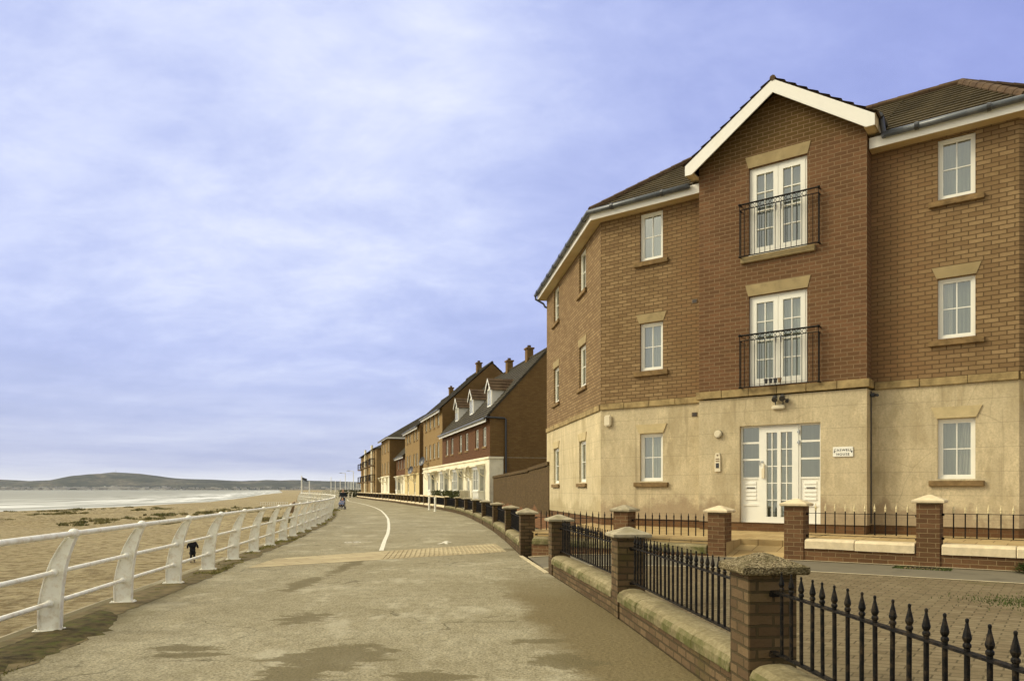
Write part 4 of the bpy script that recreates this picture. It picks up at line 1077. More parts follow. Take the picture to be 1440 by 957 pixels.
# name plate
r = empty('house_sign', tuple(FA(-2.16, 0, 2.27))); tag(r, 'white name plate reading CASWELL HOUSE right of the entrance door', 'sign')
mb = MB(); mb.bbox(FA, -2.355, -1.965, .004, .022, 2.165, 2.37, .006); mb.build('plate', M['upvc'], r)
def text(s, fr, a, z, size, b, mat, parent):
    cu = bpy.data.curves.new('lettering', 'FONT'); cu.body = s; cu.size = size; cu.align_x = 'CENTER'; cu.extrude = .0015; cu.space_character = 1.25
    t = bpy.data.objects.new('lettering', cu); COL.objects.link(t)
    bpy.context.view_layer.update()
    me = bpy.data.meshes.new_from_object(t.evaluated_get(bpy.context.evaluated_depsgraph_get()))
    bpy.data.objects.remove(t)
    off = LOC[parent.name]
    for v in me.vertices: v.co = fr(a - v.co.x, b + v.co.z, z + v.co.y) - off
    me.materials.clear(); me.materials.append(mat)
    o = bpy.data.objects.new('lettering', me); COL.objects.link(o); o.parent = parent
    return o
text('CASWELL', FA, -2.16, 2.28, .068, .025, M['black_plastic'], r); text('HOUSE', FA, -2.16, 2.195, .068, .025, M['black_plastic'], r)
mb = MB()
for a in (-1.995, -2.325):
    mb.prism(FA, [(a - .014, 2.268), (a, 2.245), (a + .014, 2.268), (a, 2.291)], .022, .026)
split(mb, 'diamond_mark', M['black_plastic'], r)
for k, a in enumerate((-.62, -.72, -.82, -.91)):
    mb = MB(); p = FA(a, .11, 3.785)
    mb.lathe(p, [(.028, 0), (.042, .08), (.046, .082), (.046, .095), (.038, .095)], 10)
    o = mb.build('flower_pot', M['black_plastic'] if k < 3 else M['concrete_brown'], loc=tuple(p))
    tag(o, ['small black pot furthest left on the lower balcony sill', 'small black pot second from left on the lower balcony sill', 'small black pot third from left on the lower balcony sill', 'small brown pot at the right of the black pots on the lower balcony'][k], 'flower pot', 'pots on the lower balcony')

# ------------------------------------------------------------------ houses along the promenade
HD = (-.2686, .9632); HO = (-.9632, -.2686)
H1 = F((-1.30, 43.56), HD, HO)
GRP = 'houses along the promenade'
def chimney(parent, p, h, w=.52):
    fr = F((p[0], p[1]), HD, HO); mb = MB(); z = p[2]
    mb.box(fr, -w / 2, w / 2, -w * .4, w * .4, z - .8, z + h * .72); mb.box(fr, -w / 2 - .06, w / 2 + .06, -w * .4 - .06, w * .4 + .06, z + h * .72, z + h * .82)
    c = mb.build('chimney', M['brick_house_brown'], parent)
    q = MB(); q.lathe(fr(0, 0, z + h * .82), [(.13, 0), (.11, h * .12), (.13, h * .14), (.13, h * .17)], 10); q.build('chimney_pot', M['roof_red'], c)
    return c
def house(fr, s0, s1, label, ztop, eave, dep, rise, up_mat, low_mat, side_mat, wins, doors=(), bays=(), ret=0.0, dormer=None, hip=False, chim=None, near_end=True, lowz=0.0):
    ov = .3
    root = empty('terraced_house', tuple(fr((s0 + s1) / 2, -dep / 2, 0))); tag(root, label, 'house', GRP)
    dps = [(a, b, .05, 2.25) for a, b in doors]
    mb = MB(); mb.panel(fr, s0, s1, ztop, eave, wins, 0, .09)
    mb.build('upper_wall', up_mat, root, fix=False)
    mb = MB(); mb.panel(fr, s0, s1, lowz - .1, ztop - .1, dps, .03, .12); mb.box(fr, s0, s1, -.05, .10, ztop - .1, ztop + .02)
    if ret:
        fs = F(fr(s0, .03, 0).xy, (-fr.eb.x, -fr.eb.y), (-fr.ea.x, -fr.ea.y))
        mb.box(fs, 0, ret, -.1, .03, lowz - .1, ztop - .1); mb.box(fs, -.05, ret + .01, -.1, .09, ztop - .1, ztop + .02)
    mb.build('ground_floor_wall', low_mat, root, fix=False)
    mb = MB()
    for s, sg in ((s0, -1), (s1, 1)):
        fs = F(fr(s, 0, 0).xy, (-fr.eb.x, -fr.eb.y), (fr.ea.x * sg, fr.ea.y * sg))
        mb.panel(fs, 0, dep, lowz - .1, eave)
        if not hip: mb.face([fs(0, 0, eave), fs(dep, 0, eave), fs(dep / 2, 0, eave + rise)])
    mb.panel(fr, s0, s1, lowz, eave, (), -dep)
    mb.build('side_wall', side_mat, root, fix=False)
    ze = eave - .02; sl = rise / (dep / 2); zl = ze - ov * sl + .12
    rm = MB()
    zr_ = ze + rise + .1
    if hip:
        q = dep / 2 + .35; e = .4; zE = eave + .02; zt3 = zE + rise
        c = [fr(s0 - e, e, zE), fr(s1 + e, e, zE), fr(s1 + e, -dep - e, zE), fr(s0 - e, -dep - e, zE)]
        r0, r1 = fr(s0 + q - .35, -dep / 2, zt3), fr(max(s0 + q, s1 - q + .35), -dep / 2, zt3)
        roof(rm, [c[0], c[1], r1, r0]); roof(rm, [c[3], c[0], r0]); roof(rm, [c[1], c[2], r1]); roof(rm, [c[2], c[3], r0, r1])
    else:
        a0, a1 = s0 - (.06 if near_end else 0), s1
        roof(rm, [fr(a0, ov, zl), fr(a1, ov, zl), fr(a1, -dep / 2, zr_), fr(a0, -dep / 2, zr_)], .3)
        roof(rm, [fr(a0, -dep - ov, zl), fr(a1, -dep - ov, zl), fr(a1, -dep / 2, zr_), fr(a0, -dep / 2, zr_)], .3)
        ridge(rm, fr(a0, -dep / 2, zr_), fr(a1, -dep / 2, zr_), .1)
    rf = rm.build('roof', M['roof_house'], root)
    if chim is not None:
        for s in chim: chimney(rf, fr(s, -dep / 2, eave + rise), 1.0)
    g = MB(); g.box(fr, s0, s1, ov - .06, ov - .02, zl - .22, zl - .01) if not hip else g.box(fr, s0 - .4, s1 + .4, .36, .39, eave - .16, eave + .02)
    if hip: g.box(fr, s0 - .39, s0 - .36, -dep, .36, eave - .16, eave + .02)
    g.build('fascia', M['white_board'], root)
    g = MB(); g.tube([fr(s0, ov + .05, zl - .03), fr(s1, ov + .05, zl - .03)] if not hip else [fr(s0 - .4, .45, eave), fr(s1 + .4, .45, eave)], .06, 6); g.build('gutter', M['gutter'], root)
    for o in wins:
        window(root, fr, o, 2 if o[1] - o[0] > .7 else 1, 2, far=True, rev=.09)
    for a, b in doors:
        d = MB(); d.box(fr, a, b, -.09, -.03, .05, 2.25); d.box(fr, a + .12, b - .12, -.03, -.015, .25, .95); dd = d.build('front_door', M['upvc'], root)
        p = MB(); p.box(fr, a + .2, b - .2, -.03, -.012, 1.25, 2.05); p.build('pane', M['far_glass'], dd)
    for a, b in bays:
        d = MB(); z0, z1, pr = 1.42, 2.72, .42
        d.box(fr, a, b, .03, pr, lowz, z0 - .1); d.box(fr, a - .05, b + .05, .03, pr + .05, z0 - .1, z0); d.box(fr, a - .05, b + .05, .03, pr + .05, z1, z1 + .2)
        for x in (a, (a + b) / 2 - .04, b - .08): d.box(fr, x, x + .08, pr - .1, pr, z0, z1)
        for x in (a, b - .06): d.box(fr, x, x + .06, .03, .1, z0, z1)
        for x in (a + (b - a) * .25, a + (b - a) * .75): d.box(fr, x - .012, x + .012, pr - .06, pr - .03, z0, z1)
        for z in (z0, z1 - .05): d.box(fr, a + .08, b - .08, pr - .09, pr - .01, z, z + .05)
        d.box(fr, a + .08, b - .08, pr - .055, pr - .035, (z0 + z1) / 2 - .012, (z0 + z1) / 2 + .012)
        w = d.build('bay_window', M['upvc'] if low_mat is not M['house_yellow'] else M['house_cream'], root)
        p = MB(); p.face([fr(a, pr - .05, z0), fr(b, pr - .05, z0), fr(b, pr - .05, z1), fr(a, pr - .05, z1)])
        for x in (a + .02, b - .02): p.face([fr(x, .05, z0), fr(x, pr - .05, z0), fr(x, pr - .05, z1), fr(x, .05, z1)])
        p.build('pane', M['far_glass'], w)
    for a, b in [(x - .25, y + .25) for x, y in doors] + [(x - .15, y + .15) for x, y in bays]:
        c = MB(); c.prism(F(fr(0, 0, 0).xy, (fr.eb.x, fr.eb.y), (fr.ea.x, fr.ea.y)), [(.03, 2.93), (.62, 2.87), (.62, 2.95), (.03, 3.06)], a, b)
        cc = c.build('canopy', M['house_cream'], root)
        k = MB()
        for x in (a + .05, b - .11):
            pts = [fr(x + .03, .05 + .45 * math.sin(t), 2.3 + .58 * (1 - math.cos(t))) for t in [i * 1.5708 / 6 for i in range(7)]]
            k = MB(); k.tube(pts, .03, 6); k.box(fr, x, x + .06, .03, .08, 2.1, 2.9); k.build('bracket', M['house_cream'], cc)
    if dormer is not None:
        a, w = dormer; zb, zt2, bf = eave + .62, eave + 1.78, -.55
        d = MB(); bk = bf - 2.0
        d.prism(fr, [(a - w / 2, zb), (a + w / 2, zb), (a + w / 2, zt2), (a, zt2 + .55), (a - w / 2, zt2)], bf, bk)
        dm = d.build('dormer', M['white_board'], root)
        r_ = MB()
        for s in (-1, 1): roof(r_, [fr(a + s * (w / 2 + .14), bf + .15, zt2 - .12), fr(a + s * (w / 2 + .14), bk, zt2 - .12), fr(a, bk, zt2 + .68), fr(a, bf + .15, zt2 + .68)], .28, .03)
        r_.build('dormer_roof', M['roof_red'], dm)
        v = MB(); v.prism(fr, [(a - w / 2 - .12, zt2 - .2), (a, zt2 + .54), (a + w / 2 + .12, zt2 - .2), (a + w / 2 + .12, zt2 - .06), (a, zt2 + .68), (a - w / 2 - .12, zt2 - .06)], bf + .13, bf + .16); v.build('verge_board', M['upvc'], dm)
        v = MB(); wz0, wz1 = zb + .08, zt2 + .02; x0, x1 = a - w / 2 + .1, a + w / 2 - .1
        for q0, q1 in ((x0, x0 + .07), (x1 - .07, x1), (a - .03, a + .03)): v.box(fr, q0, q1, bf, bf + .04, wz0, wz1)
        for q0, q1 in ((wz0, wz0 + .07), (wz1 - .07, wz1)): v.box(fr, x0 + .07, x1 - .07, bf, bf + .039, q0, q1)
        ww = v.build('window', M['upvc'], dm)
        p = MB(); p.face([fr(x0, bf + .02, wz0), fr(x1, bf + .02, wz0), fr(x1, bf + .02, wz1), fr(x0, bf + .02, wz1)])
        pp = p.build('pane', M['far_glass'], dm)
    return root
BR_, BT_, BB_ = M['brick_house_red'], M['brick_house_tan'], M['brick_house_brown']
CR = M['house_cream']
for k, (s0, s1, lb) in enumerate(((0, 5.15, 'red brick house with dormer and bare brown gable wall, nearest of its terrace'), (5.15, 10.3, 'red brick house with dormer in the middle of the three dormered houses'), (10.3, 15.75, 'red brick house with dormer beside the taller tan houses'))):
    w = [(s0 + .95, s0 + 1.85, 4.1, 5.27), (s0 + 3.0, s0 + 3.9, 4.1, 5.27)]
    dr, by = [([(3.95, 4.85)], [(1.2, 2.7)]), ([(5.5, 6.4)], [(7.7, 9.2)]), ([(11.0, 11.9)], [(13.0, 14.5)])][k]
    h = house(H1, s0, s1, lb, 3.405, 5.92, 7.14, 3.95, BR_, CR, BB_, w, dr, by, ret=.84 if k == 0 else 0, dormer=(s0 + 2.3, 1.15), chim=[3.8] if k == 0 else ([8.7] if k == 1 else None), near_end=(k == 0))
    if k == 0:
        fs = F(H1(0, 0, 0).xy, (.9632, .2686), (.2686, -.9632))
        g = MB(); g.tube([fs(-.3, .08, 5.74), fs(.86, .08, 5.70), fs(.95, .08, 5.62), fs(.95, .08, .1)], .06, 8); g.build('downpipe', M['black_plastic'], h)
        g = MB(); g.box(fs, 1.05, 4.5, 0, .012, 3.37, 3.40); g.build('flashing', M['cap_old'], h)
        roof_v = MB(); roof_v.prism(fs, [(-.05, 5.86), (3.57, 9.78), (3.57, 9.95), (-.2, 5.88)], 0, .05); roof_v.build('verge', M['roof_house'], h)
for k, (s0, s1, lb) in enumerate(((15.75, 20.65, 'tall tan brick house with blank brown gable rising behind the dormers'), (20.65, 25.54, 'tall tan brick house with cream ground floor and dish, left of the blank gable'))):
    xs = [(17.2, 18.1), (19.2, 20.1)] if k == 0 else [(21.3, 22.2), (23.5, 24.4)]
    w = [(a, b, z0, z1) for a, b in xs for z0, z1 in ((4.1, 5.36), (6.7, 7.85))]
    house(H1, s0, s1, lb, 3.40, 8.02, 8.14, 3.66, BT_, CR, BB_, w, [(17.6, 18.5)] if k == 0 else [(21.2, 22.1)], [(19.0, 20.3)] if k == 0 else [], chim=[20.5] if k == 0 else None, near_end=(k == 0))
for k, (s0, s1, lb) in enumerate(((27.97, 33.2, 'tall tan house with yellow ground floor beyond the gap in the row'), (33.2, 38.6, 'tall tan house with yellow ground floor next to the low red house'))):
    xs = [(29.3, 30.2), (31.2, 32.1)] if k == 0 else [(34.3, 35.2), (36.3, 37.2)]
    w = [(a, b, z0, z1) for a, b in xs for z0, z1 in ((3.80, 5.03), (6.33, 7.5))]
    house(H1, s0, s1, lb, 3.05, 7.66, 8.0, 3.5, BT_, M['house_yellow'], BB_, w, [(30.6, 31.5)] if k == 0 else [(35.5, 36.4)], [], chim=[32.9] if k == 0 else None, near_end=(k == 0))
house(H1, 38.6, 46.7, 'low red brick house with white dormer between two taller tan blocks', 3.05, 5.35, 7.2, 3.8, BR_, CR, BB_, [(a, a + .9, 3.8, 4.8) for a in (39.3, 41.9, 44.4)], [(40.3, 41.2)], [(42.4, 43.9)], dormer=(40.6, 1.3))
H5 = F((-14.7, 88.8), HD, HO)
house(H5, 0, 10, 'three storey tan house with hipped roof and white ground floor near the far end', 3.12, 7.72, 10, 3.3, BT_, CR, BB_, [(a, a + 1.0, z0, z1) for a in (1.2, 4.7, 7.8) for z0, z1 in ((3.45, 4.85), (6.1, 7.25))], [(2.2, 3.2), (7.0, 8.0)], [], hip=True)
# farthest block, with balconies
H6 = F((-19.8, 108), (-.26, .9656), (-.9656, -.26))
root = empty('apartment_block', tuple(H6(18, -5, 0))); tag(root, 'farthest tan block with stacked dark balconies at the end of the row', 'building', 'buildings facing the beach')
wn = [(s, s + 1.6, z + .1, z + 2.1) for s in (2.5, 9.5, 17, 24, 31) for z in (.2, 2.7, 5.1)]
mb = MB(); mb.panel(H6, 0, 36, -.1, 7.5, wn, 0, .15); 
for s, sg in ((0, -1), (36, 1)):
    fs = F(H6(s, 0, 0).xy, (.9656, .26), (-.26 * sg, .9656 * sg)); mb.panel(fs, 0, 10, -.1, 7.5)
mb.build('wall', BT_, root, fix=False)
mb = MB(); z = 7.5; c = [H6(-.4, .4, z), H6(36.4, .4, z), H6(36.4, -10.4, z), H6(-.4, -10.4, z)]; r0, r1 = H6(5, -5, z + 2.6), H6(31, -5, z + 2.6)
roof(mb, [c[0], c[1], r1, r0]); roof(mb, [c[3], c[0], r0]); roof(mb, [c[1], c[2], r1]); roof(mb, [c[2], c[3], r0, r1]); mb.build('roof', M['roof_house'], root)
mb = MB(); mb.box(H6, 6.2, 7.6, .0, .25, -.1, 8.3); mb.box(H6, 20.8, 22.2, .0, .25, -.1, 8.3); split(mb, 'white_panel', CR, root)
for o in wn: window(root, H6, o, 2, 1, sill=False, far=True, rev=.14)
for s in (2.2, 9.2, 16.7, 23.7, 30.7):
    for z in (2.7, 5.1):
        mb = MB(); mb.box(H6, s, s + 2.4, 0, .8, z - .15, z); bl = mb.build('balcony', M['concrete_brown'], root)
        mb = MB()
        for a, b, q0, q1 in ((s, s + 2.4, .74, .8), (s, s + .05, 0, .74), (s + 2.35, s + 2.4, 0, .74)): mb.box(H6, a, b, q0, q1, z + .95, z + 1.02)
        for i in range(17): mb.box(H6, s + i * .147, s + i * .147 + .04, 0.75, .79, z, z + .95)
        for i in range(5): mb.box(H6, s, s + .04, i * .15, i * .15 + .04, z, z + .95)
        mb.build('balcony_railing', M['black_paint'], bl)
# dishes
for s, z, lb in ((23.0, 3.95, 'dark satellite dish under a window of the tall tan house'), (30.4, 3.35, 'dark satellite dish low on the tan house with yellow ground floor')):
    r = empty('satellite_dish', tuple(H1(s, .1, z))); tag(r, lb, 'satellite dish', 'satellite dishes')
    mb = MB(); c = H1(s, .45, z); ax = (H1.eb * .8 + H1.ea * -.4 + Vector((0, 0, .3))).normalized(); x = ax.cross(Vector((0, 0, 1))).normalized(); yv = x.cross(ax)
    V = [c] + [c + (x * math.cos(t) + yv * math.sin(t)) * rr * .42 + ax * (.12 * rr * rr) for rr in (.5, 1) for t in [k * 6.2832 / 14 for k in range(14)]]
    mb.mesh(V, [(0, 1 + k, 1 + (k + 1) % 14) for k in range(14)] + [(1 + k, 15 + k, 15 + (k + 1) % 14, 1 + (k + 1) % 14) for k in range(14)])
    mb.build('dish', M['black_plastic'], r, fix=False)
    mb = MB(); mb.tube([H1(s, 0, z - .2), H1(s, .3, z - .15), c], .025, 6); mb.tube([c - yv * .35, c + ax * .45], .012, 5); mb.build('bracket', M['black_plastic'], r)

# garden wall between the flats and the houses
root = empty('garden_wall', (.3, 33, 0)); tag(root, 'tall brown brick garden wall with stepped top between flats and terrace', 'wall')
mb = MB(); cp = MB()
for (x0, y0), (x1, y1), za, zb in (((1.30, 26.2), (.70, 31.0), 2.48, 2.40), ((.70, 31.0), (-1.10, 43.4), 2.36, 2.27)):
    d = Vector((x1 - x0, y1 - y0)); L = d.length; d.normalize(); fr = F((x0, y0), d, (-d.y, d.x))
    for i in range(6):
        a, b = L * i / 6, L * (i + 1) / 6; z = za + (zb - za) * (i + .5) / 6
        mb.box(fr, a, b, -.22, 0, .0, za + (zb - za) * .5 - .12)
    P = [fr(0, .05, za - .13), fr(L, .05, zb - .13), fr(L, .05, zb), fr(0, .05, za), fr(0, -.27, za - .13), fr(L, -.27, zb - .13), fr(L, -.27, zb), fr(0, -.27, za)]
    cp.mesh(P, [(0, 1, 2, 3), (4, 7, 6, 5), (0, 4, 5, 1), (3, 2, 6, 7), (0, 3, 7, 4), (1, 5, 6, 2)])
mb.build('brickwork', M['brick_garden'], root); cp.build('coping', M['brick_garden'], root)
# trellis and hedge in the first front gardens
A, B = Vector((-3.3, 47.2)), Vector((-2.55, 44.0)); d = (B - A).normalized(); L = (B - A).length; fr = F(A, d, (d.y, -d.x))
mb = MB()
mb.box(fr, 0, L, -.03, .03, .84, .88); mb.box(fr, 0, L, -.03, .03, 1.40, 1.44)
for x in (0, L / 2, L): mb.box(fr, x - .03, x + .03, -.035, .035, -.05, 1.46)
for i in range(-4, 22):
    for s in (1, -1):
        x0 = i * .17; pts = [(x0, .86), (x0 + s * .56, 1.42)]
        if min(p[0] for p in pts) < 0 or max(p[0] for p in pts) > L: continue
        mb.tube([fr(pts[0][0], s * .012, pts[0][1]), fr(pts[1][0], s * .012, pts[1][1])], .016, 4)
tag(mb.build('garden_trellis', M['wood_trellis'], loc=(-3, 45.6, 0)), 'pale diamond lattice trellis panel in front of the dormered houses', 'trellis')

# ------------------------------------------------------------------ foliage
def leaf_cloud(mb, n, fn, s0, s1):
    for _ in range(n):
        p = fn(); s = random.uniform(s0, s1)
        d = Vector((random.gauss(0, 1), random.gauss(0, 1), random.gauss(0, .8))).normalized(); e = d.orthogonal().normalized()
        e.rotate(Matrix.Rotation(random.uniform(0, 6.28), 3, d)); f = d.cross(e)
        mb.mesh([p - e * s * .5, p + f * s * .32 , p + e * s * .6, p - f * s * .32], [(0, 1, 2, 3)])
def leaf_mat(name, a, b, sc=3):
    m, nt, bs = new_mat(name)
    put(nt, bs.inputs['Base Color'], ramp(nt, nse(nt, coords(nt), sc, 3), [(.35, a), (.65, b)])); bs.inputs['Roughness'].default_value = .7
    return m
M['hedge'] = leaf_mat('hedge', (.035, .042, .014), (.075, .08, .026))
M['grass'] = leaf_mat('grass', (.15, .145, .035), (.28, .24, .075), 2)
M['dune'] = leaf_mat('dune_grass', (.10, .10, .032), (.24, .20, .08), .3)
mb = MB()
HP = [(-3.75, 48.3), (-4.4, 51.5), (-5.5, 56.0), (-6.6, 60)]
def hp():
    t = random.random() * (len(HP) - 1); i = int(t); a, b = Vector(HP[i]), Vector(HP[min(i + 1, len(HP) - 1)]); q = a.lerp(b, t - i)
    z = random.uniform(.1, 1.38) + .1 * noise.noise(Vector((q.x * 2, q.y * 2, 0)))
    return Vector((q.x + random.uniform(0, .55), q.y, z))
leaf_cloud(mb, 5000, hp, .07, .14)
tag(mb.build('garden_hedge', M['hedge'], loc=(-5, 54, 0), fix=False), 'clipped dark green hedge behind the white topped wall by the tall tan houses', 'hedge')
mb = MB(); leaf_cloud(mb, 2500, lambda: Vector((-35 + random.uniform(0, 13), 150 + random.uniform(-1, 1), random.uniform(0, 1.35))), .2, .4)
tag(mb.build('garden_hedge', M['hedge'], loc=(-29, 150, 0), fix=False), 'low dark hedge across the far end of the promenade', 'hedge')
# grass tufts along the foot of the sea railing
mb = MB()
def blade(mb, p, h, w=.006):
    t = random.uniform(0, 6.28); l = random.uniform(.1, .6) * h; d = Vector((math.cos(t), math.sin(t), 0)); s = Vector((-d.y, d.x, 0)) * w
    mb.mesh([p - s, p + s, p + d * l * .4 + Vector((0, 0, h * .65)) + s * .6, p + d * l + Vector((0, 0, h)), p + d * l * .4 + Vector((0, 0, h * .65)) - s * .6], [(0, 1, 2, 4), (4, 2, 3)])
def left_pt(y, off): return Vector((interp(LT, y) + off, y, 0))
for (y0, y1, n, o0, o1, h0, h1, thr) in ((5.4, 8.9, 4200, .0, .55, .004, .018, .05), (8.8, 13, 1800, .0, .3, .005, .02, .12), (13, 26, 11000, -.06, .36, .006, .035, .02), (26, 50, 6000, -.05, .28, .01, .05, -.05), (50, 58, 900, .0, .6, .03, .07, -.1)):
    k = 0
    while k < n:
        y = random.uniform(y0, y1); o = o0 + (o1 - o0) * random.random() ** 1.5
        p = left_pt(y, o)
        k += 1
        if noise.noise(Vector((p.x * 1.6, p.y * .45, 3))) + .6 * noise.noise(Vector((p.x * 6, p.y * 3, 9))) < thr + .35 * (o - o0) / (o1 - o0): continue
        blade(mb, p, random.uniform(h0, h1), .004 + .0005 * y)
g = mb.build('verge_grass', M['grass'], fix=False); tag(g, 'ragged grass growing along the foot of the white railing', 'grass', kind='stuff')
# soil under that grass
mb = MB(); V = []
ys = [5 + i * .2 for i in range(250)]
for y in ys:
    w = .34 + .16 * noise.noise(Vector((y * .7, 0, 0))) + .12 * noise.noise(Vector((y * 2.9, 5, 0))) + (.25 if y < 7.5 else 0)
    a, b = left_pt(y, -.2), left_pt(y, max(.05, w)); V += [a + Vector((0, 0, .005)), (a + b) / 2 + Vector((0, 0, .012)), b + Vector((0, 0, .004))]
mb.mesh(V, [(3 * i + j, 3 * i + j + 1, 3 * i + j + 4, 3 * i + j + 3) for i in range(len(ys) - 1) for j in range(2)])
M['soil'] = simple('soil', (.13, .10, .05), .95, .4, 5, .5, dirt=(.09, .085, .03), dirt_amt=.7, dscale=4)
struct(mb.build('verge_soil', M['soil'], fix=False))
mb = MB(); V = []
ys = [5.6 + i * .12 for i in range(30)]
for y in ys:
    e = math.sin(math.pi * (y - 5.6) / 3.48) ** .5 if 5.6 < y < 9.08 else 0
    w = (.62 + .35 * noise.noise(Vector((y * 2.1, 3, 0))) + .2 * noise.noise(Vector((y * 7, 1, 0)))) * e
    o = [-.04, w * .3, w * .6, w * .85, max(w, .0) + .02]
    V += [left_pt(y, q) + Vector((0, 0, hh + .012 * noise.noise(Vector((q * 6, y * 5, 2))))) for q, hh in zip(o, (.010, .022, .024, .014, -.004))]
mb.mesh(V, [(5 * i + j, 5 * i + j + 1, 5 * i + j + 6, 5 * i + j + 5) for i in range(len(ys) - 1) for j in range(4)])
M['mud'] = simple('mud', (.07, .054, .022), .95, .6, 9, .8, dirt=(.075, .085, .016), dirt_amt=.85, dscale=5)
struct(mb.build('mud_patch', M['mud'], fix=False, smooth=True))
# dune plants
mb = MB()
for _ in range(1500):
    y = 108 + 106 * random.random() ** 1.2
    x = -y * random.uniform(.24, .80)
    f = x / interp(SHORE, y)
    if f > .93: continue
    if noise.noise(Vector((x * .10, y * .035, 7))) < .12: continue
    w = random.uniform(.25, 1.7) * random.uniform(.4, 1); h = random.uniform(.12, .55) * (1.5 if random.random() < .08 else 1)
    z = -3.4 - 1.12 * f + dune(x, y) + .06
    for _k in range(int(45 * w)):
        a = random.uniform(0, 6.28); r = w * math.sqrt(random.random())
        blade(mb, Vector((x + math.cos(a) * r, y + math.sin(a) * r * 1.6, z - .15)), h * (1.15 - .6 * r / w) + .15, .10)
tag(mb.build('dune_grass', M['dune'], fix=False), 'low clumps of marram grass on the sand near the water', 'grass', kind='stuff')
def weed(x, y, z, n, r, h, label, grp=None):
    mb = MB()
    for _ in range(n):
        a = random.uniform(0, 6.28); rr = r * random.random() ** .6
        p = Vector((x + math.cos(a) * rr, y + math.sin(a) * rr, z + random.uniform(0, h) * (1 - .5 * rr / r)))
        d = Vector((math.cos(a), math.sin(a), random.uniform(.0, .9))).normalized(); s = Vector((-d.y, d.x, 0)).normalized() * random.uniform(.012, .022); L = random.uniform(.05, .10)
        mb.mesh([p, p + d * L * .5 + s, p + d * L, p + d * L * .5 - s], [(0, 1, 2, 3)])
    for _ in range(7):
        a = random.uniform(0, 6.28); mb.tube([Vector((x, y, z)), Vector((x + math.cos(a) * r * .5, y + math.sin(a) * r * .5, z + h * .8))], .004, 4)
    tag(mb.build('weed_plant', M['plant'], loc=(x, y, z), fix=False), label, 'plant', grp)
p = FW(-1.33, .16, 0); weed(p.x, p.y, zside(p.x, p.y), 320, .19, .17, 'leafy green weed at the foot of the front wall by the right edge')
# drain cover with a fringe of grass
p = FW(.02, .34, 0); zz = zside(p.x, p.y)
r = empty('drain_cover', (p.x, p.y, zz)); tag(r, 'dark drain cover fringed with grass in the footway by the front wall', 'drain cover')
mb = MB(); mb.box(FW, -.22, .27, .25, .44, zz - .02, zz + .012); fr_ = mb.build('cover_frame', M['concrete_brown'], r)
mb = MB()
for k in range(8): mb.box(FW, -.20 + k * .057, -.165 + k * .057, .27, .42, zz + .012, zz + .018)
mb.build('grating', M['black_paint'], r)
mb = MB()
for _ in range(900):
    a, b = random.uniform(-.36, .42), random.uniform(.2, .5)
    if -.18 < a < .23 and .27 < b < .42: continue
    q = FW(a, b, 0); blade(mb, Vector((q.x, q.y, zside(q.x, q.y))), random.uniform(.01, .03), .006)
for _ in range(1500):
    a, b = random.gauss(-1.5, .35), random.gauss(3.4, .25); q = FW(a, b, 0); blade(mb, Vector((q.x, q.y, zside(q.x, q.y))), random.uniform(.005, .025), .005)
tag(mb.build('pavement_grass', M['plant'], fix=False), 'thin grass around the drain and between the block pavers', 'grass', kind='stuff')

# ------------------------------------------------------------------ promenade railing over the beach
def resample(pts, step):
    out = [Vector(pts[0])]; carry = 0
    for i in range(len(pts) - 1):
        a, b = Vector(pts[i]), Vector(pts[i + 1]); L = (b - a).length; t = step - carry
        while t <= L: out.append(a.lerp(b, t / L)); t += step
        carry = L - (t - step)
    return out
LE = [(-.095, 0), (-.1, .14), (-.095, .29), (-.072, .42), (-.04, .55), (-.008, .65), (.03, .75), (.10, .88), (.175, .99)]
RE = [(.097, 0), (.102, .15), (.107, .31), (.117, .45), (.135, .585), (.155, .70), (.182, .80), (.215, .90), (.25, .985)]
pm = MB()
PF = F((0, 0), (1, 0), (0, 1))
pm.prism(PF, LE + RE[::-1], -.008, .008)
for E_, s in ((LE, -1), (RE, 1)):
    for i in range(len(E_) - 1):
        (x0, z0), (x1, z1) = E_[i], E_[i + 1]
        V = [Vector((x + dx, yy, z)) for x, z in ((x0, z0), (x1, z1)) for dx in ((0, s * .012) if s > 0 else (s * .012, 0)) for yy in (-.038, .038)]
        pm.mesh(V, [(0, 1, 3, 2), (4, 6, 7, 5), (0, 4, 5, 1), (2, 3, 7, 6), (0, 2, 6, 4), (1, 5, 7, 3)])
post_me = pm.build('post', M['rail_white'])
bm_ = MB(); bm_.bbox(PF, -.15, .15, -.07, .07, 0, .016, .004)
for x in (-.125, .125):
    for y in (-.045, .045): bm_.lathe((x, y, .016), [(.014, 0), (.014, .012), (.008, .016)], 6)
base_me = bm_.build('base_plate', M['rail_white'])
CMS = []
cm = MB()
cm.tube([(.235, -.055, 1.03), (.235, -.035, 1.03), (.235, 0, 1.03), (.235, .035, 1.03), (.235, .055, 1.03)], [.034, .05, .056, .05, .034], 12)
CMS.append(cm)
for x, z in ((.045, .62), (.005, .295)):
    cm = MB(); CMS.append(cm); cm.tube([(x, -.055, z), (x, -.03, z), (x, .03, z), (x, .055, z)], [.028, .042, .042, .028], 10)
coll_me = [c.build('collar', M['rail_white'], smooth=True) for c in CMS]
